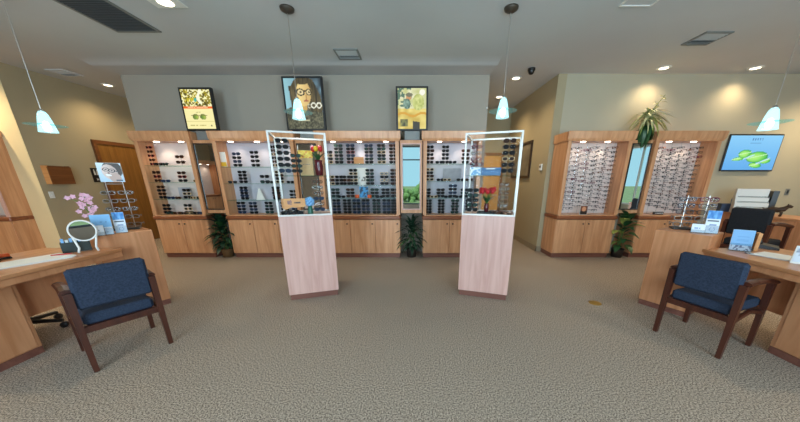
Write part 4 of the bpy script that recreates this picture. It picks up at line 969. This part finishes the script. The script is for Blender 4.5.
for c, x in enumerate((-.065, .065)):
    for k in range(5): big_glasses('ks', rk(RL, RLa, x, .018, .05+k*.085), RLa+random.uniform(-.15, .15), 'silver eyeglasses, %s up on the rack pole %s, under the portrait card' % (ORD[k], ('beside the leaflets', 'farther from the leaflets')[c]), 'silver eyeglasses on the portrait-card rack', FS, CLEARL, True, sc_=.82)
RR = (3.02, 2.93, .88); RRa = math.radians(-28)
rack(RR, RRa, 'counter rack of clear eyeglasses beside white leaflets', (-.085, .085), .36, None, .34)
for c, x in enumerate((-.085, .085)):
    for k in range(5):
        key = ['ks', 'ks', 'kd', 'kd', 'km' if c else 'kd'][k]; fm = {'ks': FS, 'kd': FG, 'km': FM}[key]
        big_glasses(key, rk(RR, RRa, x, .018, .05+k*.068), RRa+random.uniform(-.12, .12), '%s eyeglasses, %s up on the counter rack pole %s white leaflets' % ({'ks': 'silver', 'kd': 'dark-rimmed', 'km': 'maroon'}[key], ORD[k], ('away from', 'nearest the')[c]), 'eyeglasses on the rack beside white leaflets', fm, CLEARL, True, sc_=1.05)
def leaflet(loc, rz, wd, ht, k, label, tilt=-.2):
    t = thing('leaflet_holder', label, 'leaflets', loc, rz)
    M = Matrix.Rotation(tilt, 4, 'X')
    B(-wd/2, wd/2, 0, .012, .004, ht, 0, M).build('leaflet_stack', PAPER, t)
    m = MB(); m.box(-wd/2-.004, wd/2+.004, -.006, -.003, 0, ht*.35, 0, M); m.box(-wd/2-.004, wd/2+.004, .013, .016, 0, ht*.9, 0, M); m.box(-wd/2-.004, wd/2+.004, -.02, .07, 0, .003); m.build('acrylic_stand', ACR, t)
    o = picture('leaflet_print', wd, ht-.006, 26, 34, pic_bro(k), PRINT, t); o.rotation_euler = (tilt, 0, 0); o.location = M @ Vector((0, -.0015, .005))
    return t
la = math.radians(38)
leaflet((-3.06, 2.62, .88), la, .135, .20, 0, 'wide pale-blue leaflet beside the pink orchid')
leaflet((-3.01, 2.74, .88), la, .085, .21, 1, 'narrow leaflet with a blue photo header beside the rack of silver eyeglasses')
leaflet((-3.06, 2.575, .88), la, .08, .10, 3, 'small white card in front of the wide blue leaflet')
ra = math.radians(-38)
leaflet((2.99, 2.70, .88), ra, .10, .23, 1, 'tall leaflet with a blue photo header beside the clear eyeglass rack')
leaflet((2.90, 2.74, .88), ra, .10, .09, 3, 'small white card in front of the tall leaflet')
leaflet((3.10, 2.50, .75), ra, .14, .20, 2, 'wide sky-blue leaflet standing on the desk top')
t = thing('card_holder', 'wooden card holder with black back behind the sky-blue leaflet', 'holder', (3.21, 2.56, .75), ra)
B(-.05, .05, 0, .015, 0, .16).build('back', BLACK, t); B(.05, .075, -.05, .03, 0, .17).build('side', PLAQ, t); B(-.05, .05, -.05, 0, 0, .02).build('base', BLACK, t)
# papers
def papers(loc, rz, wd, dp, label, m_, n=3):
    t = thing('paper_stack', label, 'papers', loc, rz)
    for k in range(n): B(-wd/2, wd/2, -dp/2, dp/2, k*.004, k*.004+.003, 0, Matrix.Rotation(.05*(k-1), 4, 'Z') @ Matrix.Translation((.01*k, 0, 0))).build('sheet', m_, t)
    return t
papers((-3.20, 2.12, .75), math.radians(70), .44, .26, 'white forms spread on the orchid desk', PAPER)
papers((-3.52, 1.88, .75), math.radians(80), .28, .20, 'grey folder beside the orange stapler', BLUEB, 2)
papers((3.22, 2.20, .75), math.radians(-72), .46, .24, 'white forms spread on the brochure desk', PAPER)
t = thing('stapler', 'orange stapler on the orchid desk', 'stapler', (-3.53, 2.18, .75), math.radians(75)); BB(-.08, .08, -.018, .018, 0, .014, .004).build('base', BLACK, t); BB(-.08, .075, -.017, .017, .018, .045, .006).build('arm', ORANGE, t); B(.055, .075, -.01, .01, .012, .02).build('hinge', BLACK, t)
def pen(loc, rz, m_, label):
    t = thing('pen', label, 'pen', loc, rz); q = MB(); q.tube([(-.06, 0, .005), (.055, 0, .005), (.07, 0, .005)], [.005, .005, .001], 8); q.build('barrel', m_, t, True); B(-.055, -.02, -.002, .002, .0095, .0115).build('clip', CHROME, t)
pen((-3.14, 2.31, .762), .5, REDP, 'red pen lying on the white forms'); pen((3.10, 2.38, .75), -.6, NAVY, 'navy pen lying before the sky-blue leaflet')
t = thing('hand_mirror', 'round tabletop mirror in a white frame on the orchid desk', 'mirror', (-3.05, 2.45, .75), math.radians(40))
m = MB(); nn = 28; pts = [(.085*math.cos(2*PI*k/nn), 0, .205+.092*math.sin(2*PI*k/nn)) for k in range(nn+1)]; m.tube(pts, .007, 8, 0, False); fr = m.build('mirror_frame', WHITE, t, True)
m = MB(); m.add([(p[0]*.97, -.003, .205+(p[2]-.205)*.97) for p in pts[:-1]], [tuple(range(nn))]); m.add([(p[0]*.97, .004, .205+(p[2]-.205)*.97) for p in pts[:-1]], [tuple(range(nn))[::-1]]); m.build('mirror_glass', MIRROR, t)
for sx in (-1, 1):
    m = MB(); m.tube([(sx*.074, 0, .155), (sx*.062, -.004, .10), (sx*.052, -.012, .05), (sx*.062, -.02, 0.008)], [.007, .008, .008, .009], 8); m.build('stand_leg', WHITE, t, True)
M = Matrix.Rotation(0, 4, 'X')
t = thing('pen_caddy', 'dark green desk caddy of cards and pens behind the white mirror', 'caddy', (-3.22, 2.50, .75), math.radians(50))
m = MB(); m.box(-.09, .09, -.05, -.045, 0, .095); m.box(-.09, .09, .045, .05, 0, .095); m.box(-.09, -.085, -.045, .045, 0, .095); m.box(.085, .09, -.045, .045, 0, .095); m.box(-.085, .085, -.045, .045, 0, .005); m.build('box', DKGREEN, t)
for k in range(6): B(-.08+k*.025, -.062+k*.025, -.02, -.017, .005, .12+.02*hsh(k, 1), 0, Matrix.Rotation(.15, 4, 'X')).build('card', PAPER if k % 2 else LBLUE, t)
t = thing('tablet_stand', 'white framed notice leaning on the brochure desk', 'sign', (3.10, 2.03, .75), math.radians(-60))
M = Matrix.Rotation(-.35, 4, 'X'); BB(-.09, .09, 0, .012, .002, .15, .003, 0, M).build('frame', WHITE, t); B(-.02, .02, .045, .055, 0, .09).build('strut', WHITE, t)
o = picture('print', .16, .12, 12, 10, lambda u, v: c8(214, 222, 232) if vnoise(u, v, 6, 3) < .7 else c8(150, 160, 176), PRINT, t); o.rotation_euler = (-.35, 0, 0); o.location = M @ Vector((0, -.002, .016))
t = thing('desk_phone', 'black desk phone behind the white forms', 'phone', (3.50, 2.62, .75), math.radians(-50)); MB().prism([(-.08, 0), (.08, 0), (.08, .02), (-.08, .05)], -.09, .09).build('body', BLACK, t); m = MB(); m.tube([(-.05, -.1, .06), (-.05, 0, .072), (-.05, .1, .06)], [.02, .014, .02], 8); m.build('handset', BLACK, t, True)
# on the rear counter
t = thing('lens_display', 'white stepped lens display with a black side on the rear counter', 'display stand', (5.74, 4.70, .85), math.radians(-38)); t.scale = (.84, .84, .94)
for k in range(4): B(-.24, .22-.01*k, -.16+.05*k, .16, .09*k, .09*k+(.10 if k < 3 else .16)).build('step', WHITE, t)
for k in range(3):
    for j in range(5): big_glasses('ks', (t.location[0]+.84*((-.17+.085*j)*math.cos(-.663)-(-.14+.05*k)*math.sin(-.663)), t.location[1]+.84*((-.17+.085*j)*math.sin(-.663)+(-.14+.05*k)*math.cos(-.663)), .85+.94*(.09*k+.10)+.014), -.663, 'silver eyeglasses, %s from the black side on the %s step of white display' % (ORD[4-j], ORD[k]), 'silver eyeglasses on the stepped display', FS, CLEARL, True, sc_=.48)
B(.225, .30, -.08, .16, 0, .40).build('side_panel', BLACK, t)
def carton(loc, rz, wd, dp, ht, m_, label, lidm=None):
    t = thing('carton', label, 'box', loc, rz); BB(-wd/2, wd/2, -dp/2, dp/2, 0, ht*.8, .004).build('body', m_, t); BB(-wd/2-.003, wd/2+.003, -dp/2-.003, dp/2+.003, ht*.8, ht, .004).build('lid', lidm or m_, t)
carton((5.68, 4.98, .85), -.5, .22, .16, .14, NAVY, 'navy carton beside the white stepped display'); carton((5.86, 4.97, .85), -.4, .18, .12, .22, BLUEB, 'pale blue carton behind the navy carton')
carton((6.05, 4.86, .85), -.4, .16, .14, .30, BLACK, 'black carton behind the white stepped display')
t = thing('figurine', 'dark brown figurine on the rear counter beside the white stepped display', 'figurine', (5.72, 4.34, .85), math.radians(-60)); t.scale = (.8,)*3
m = MB(); m.tube([(-.12, 0, .10), (-.05, 0, .125), (.04, 0, .12), (.10, 0, .14), (.14, 0, .19)], [.03, .055, .05, .05, .03], 10); m.tube([(.12, 0, .18), (.16, 0, .20), (.20, 0, .185)], [.03, .035, .018], 8); m.tube([(-.12, 0, .11), (-.17, 0, .16)], [.012, .006], 6)
for x in (-.08, .08):
    for y in (-.035, .035): m.tube([(x, y, .11), (x+.01, y, .05), (x, y, .0)], [.022, .015, .018], 7)
for y in (-.02, .02): m.tube([(.14, y, .215), (.135, y*1.5, .245)], [.012, .004], 6)
m.build('body', BRONZE, t, True)
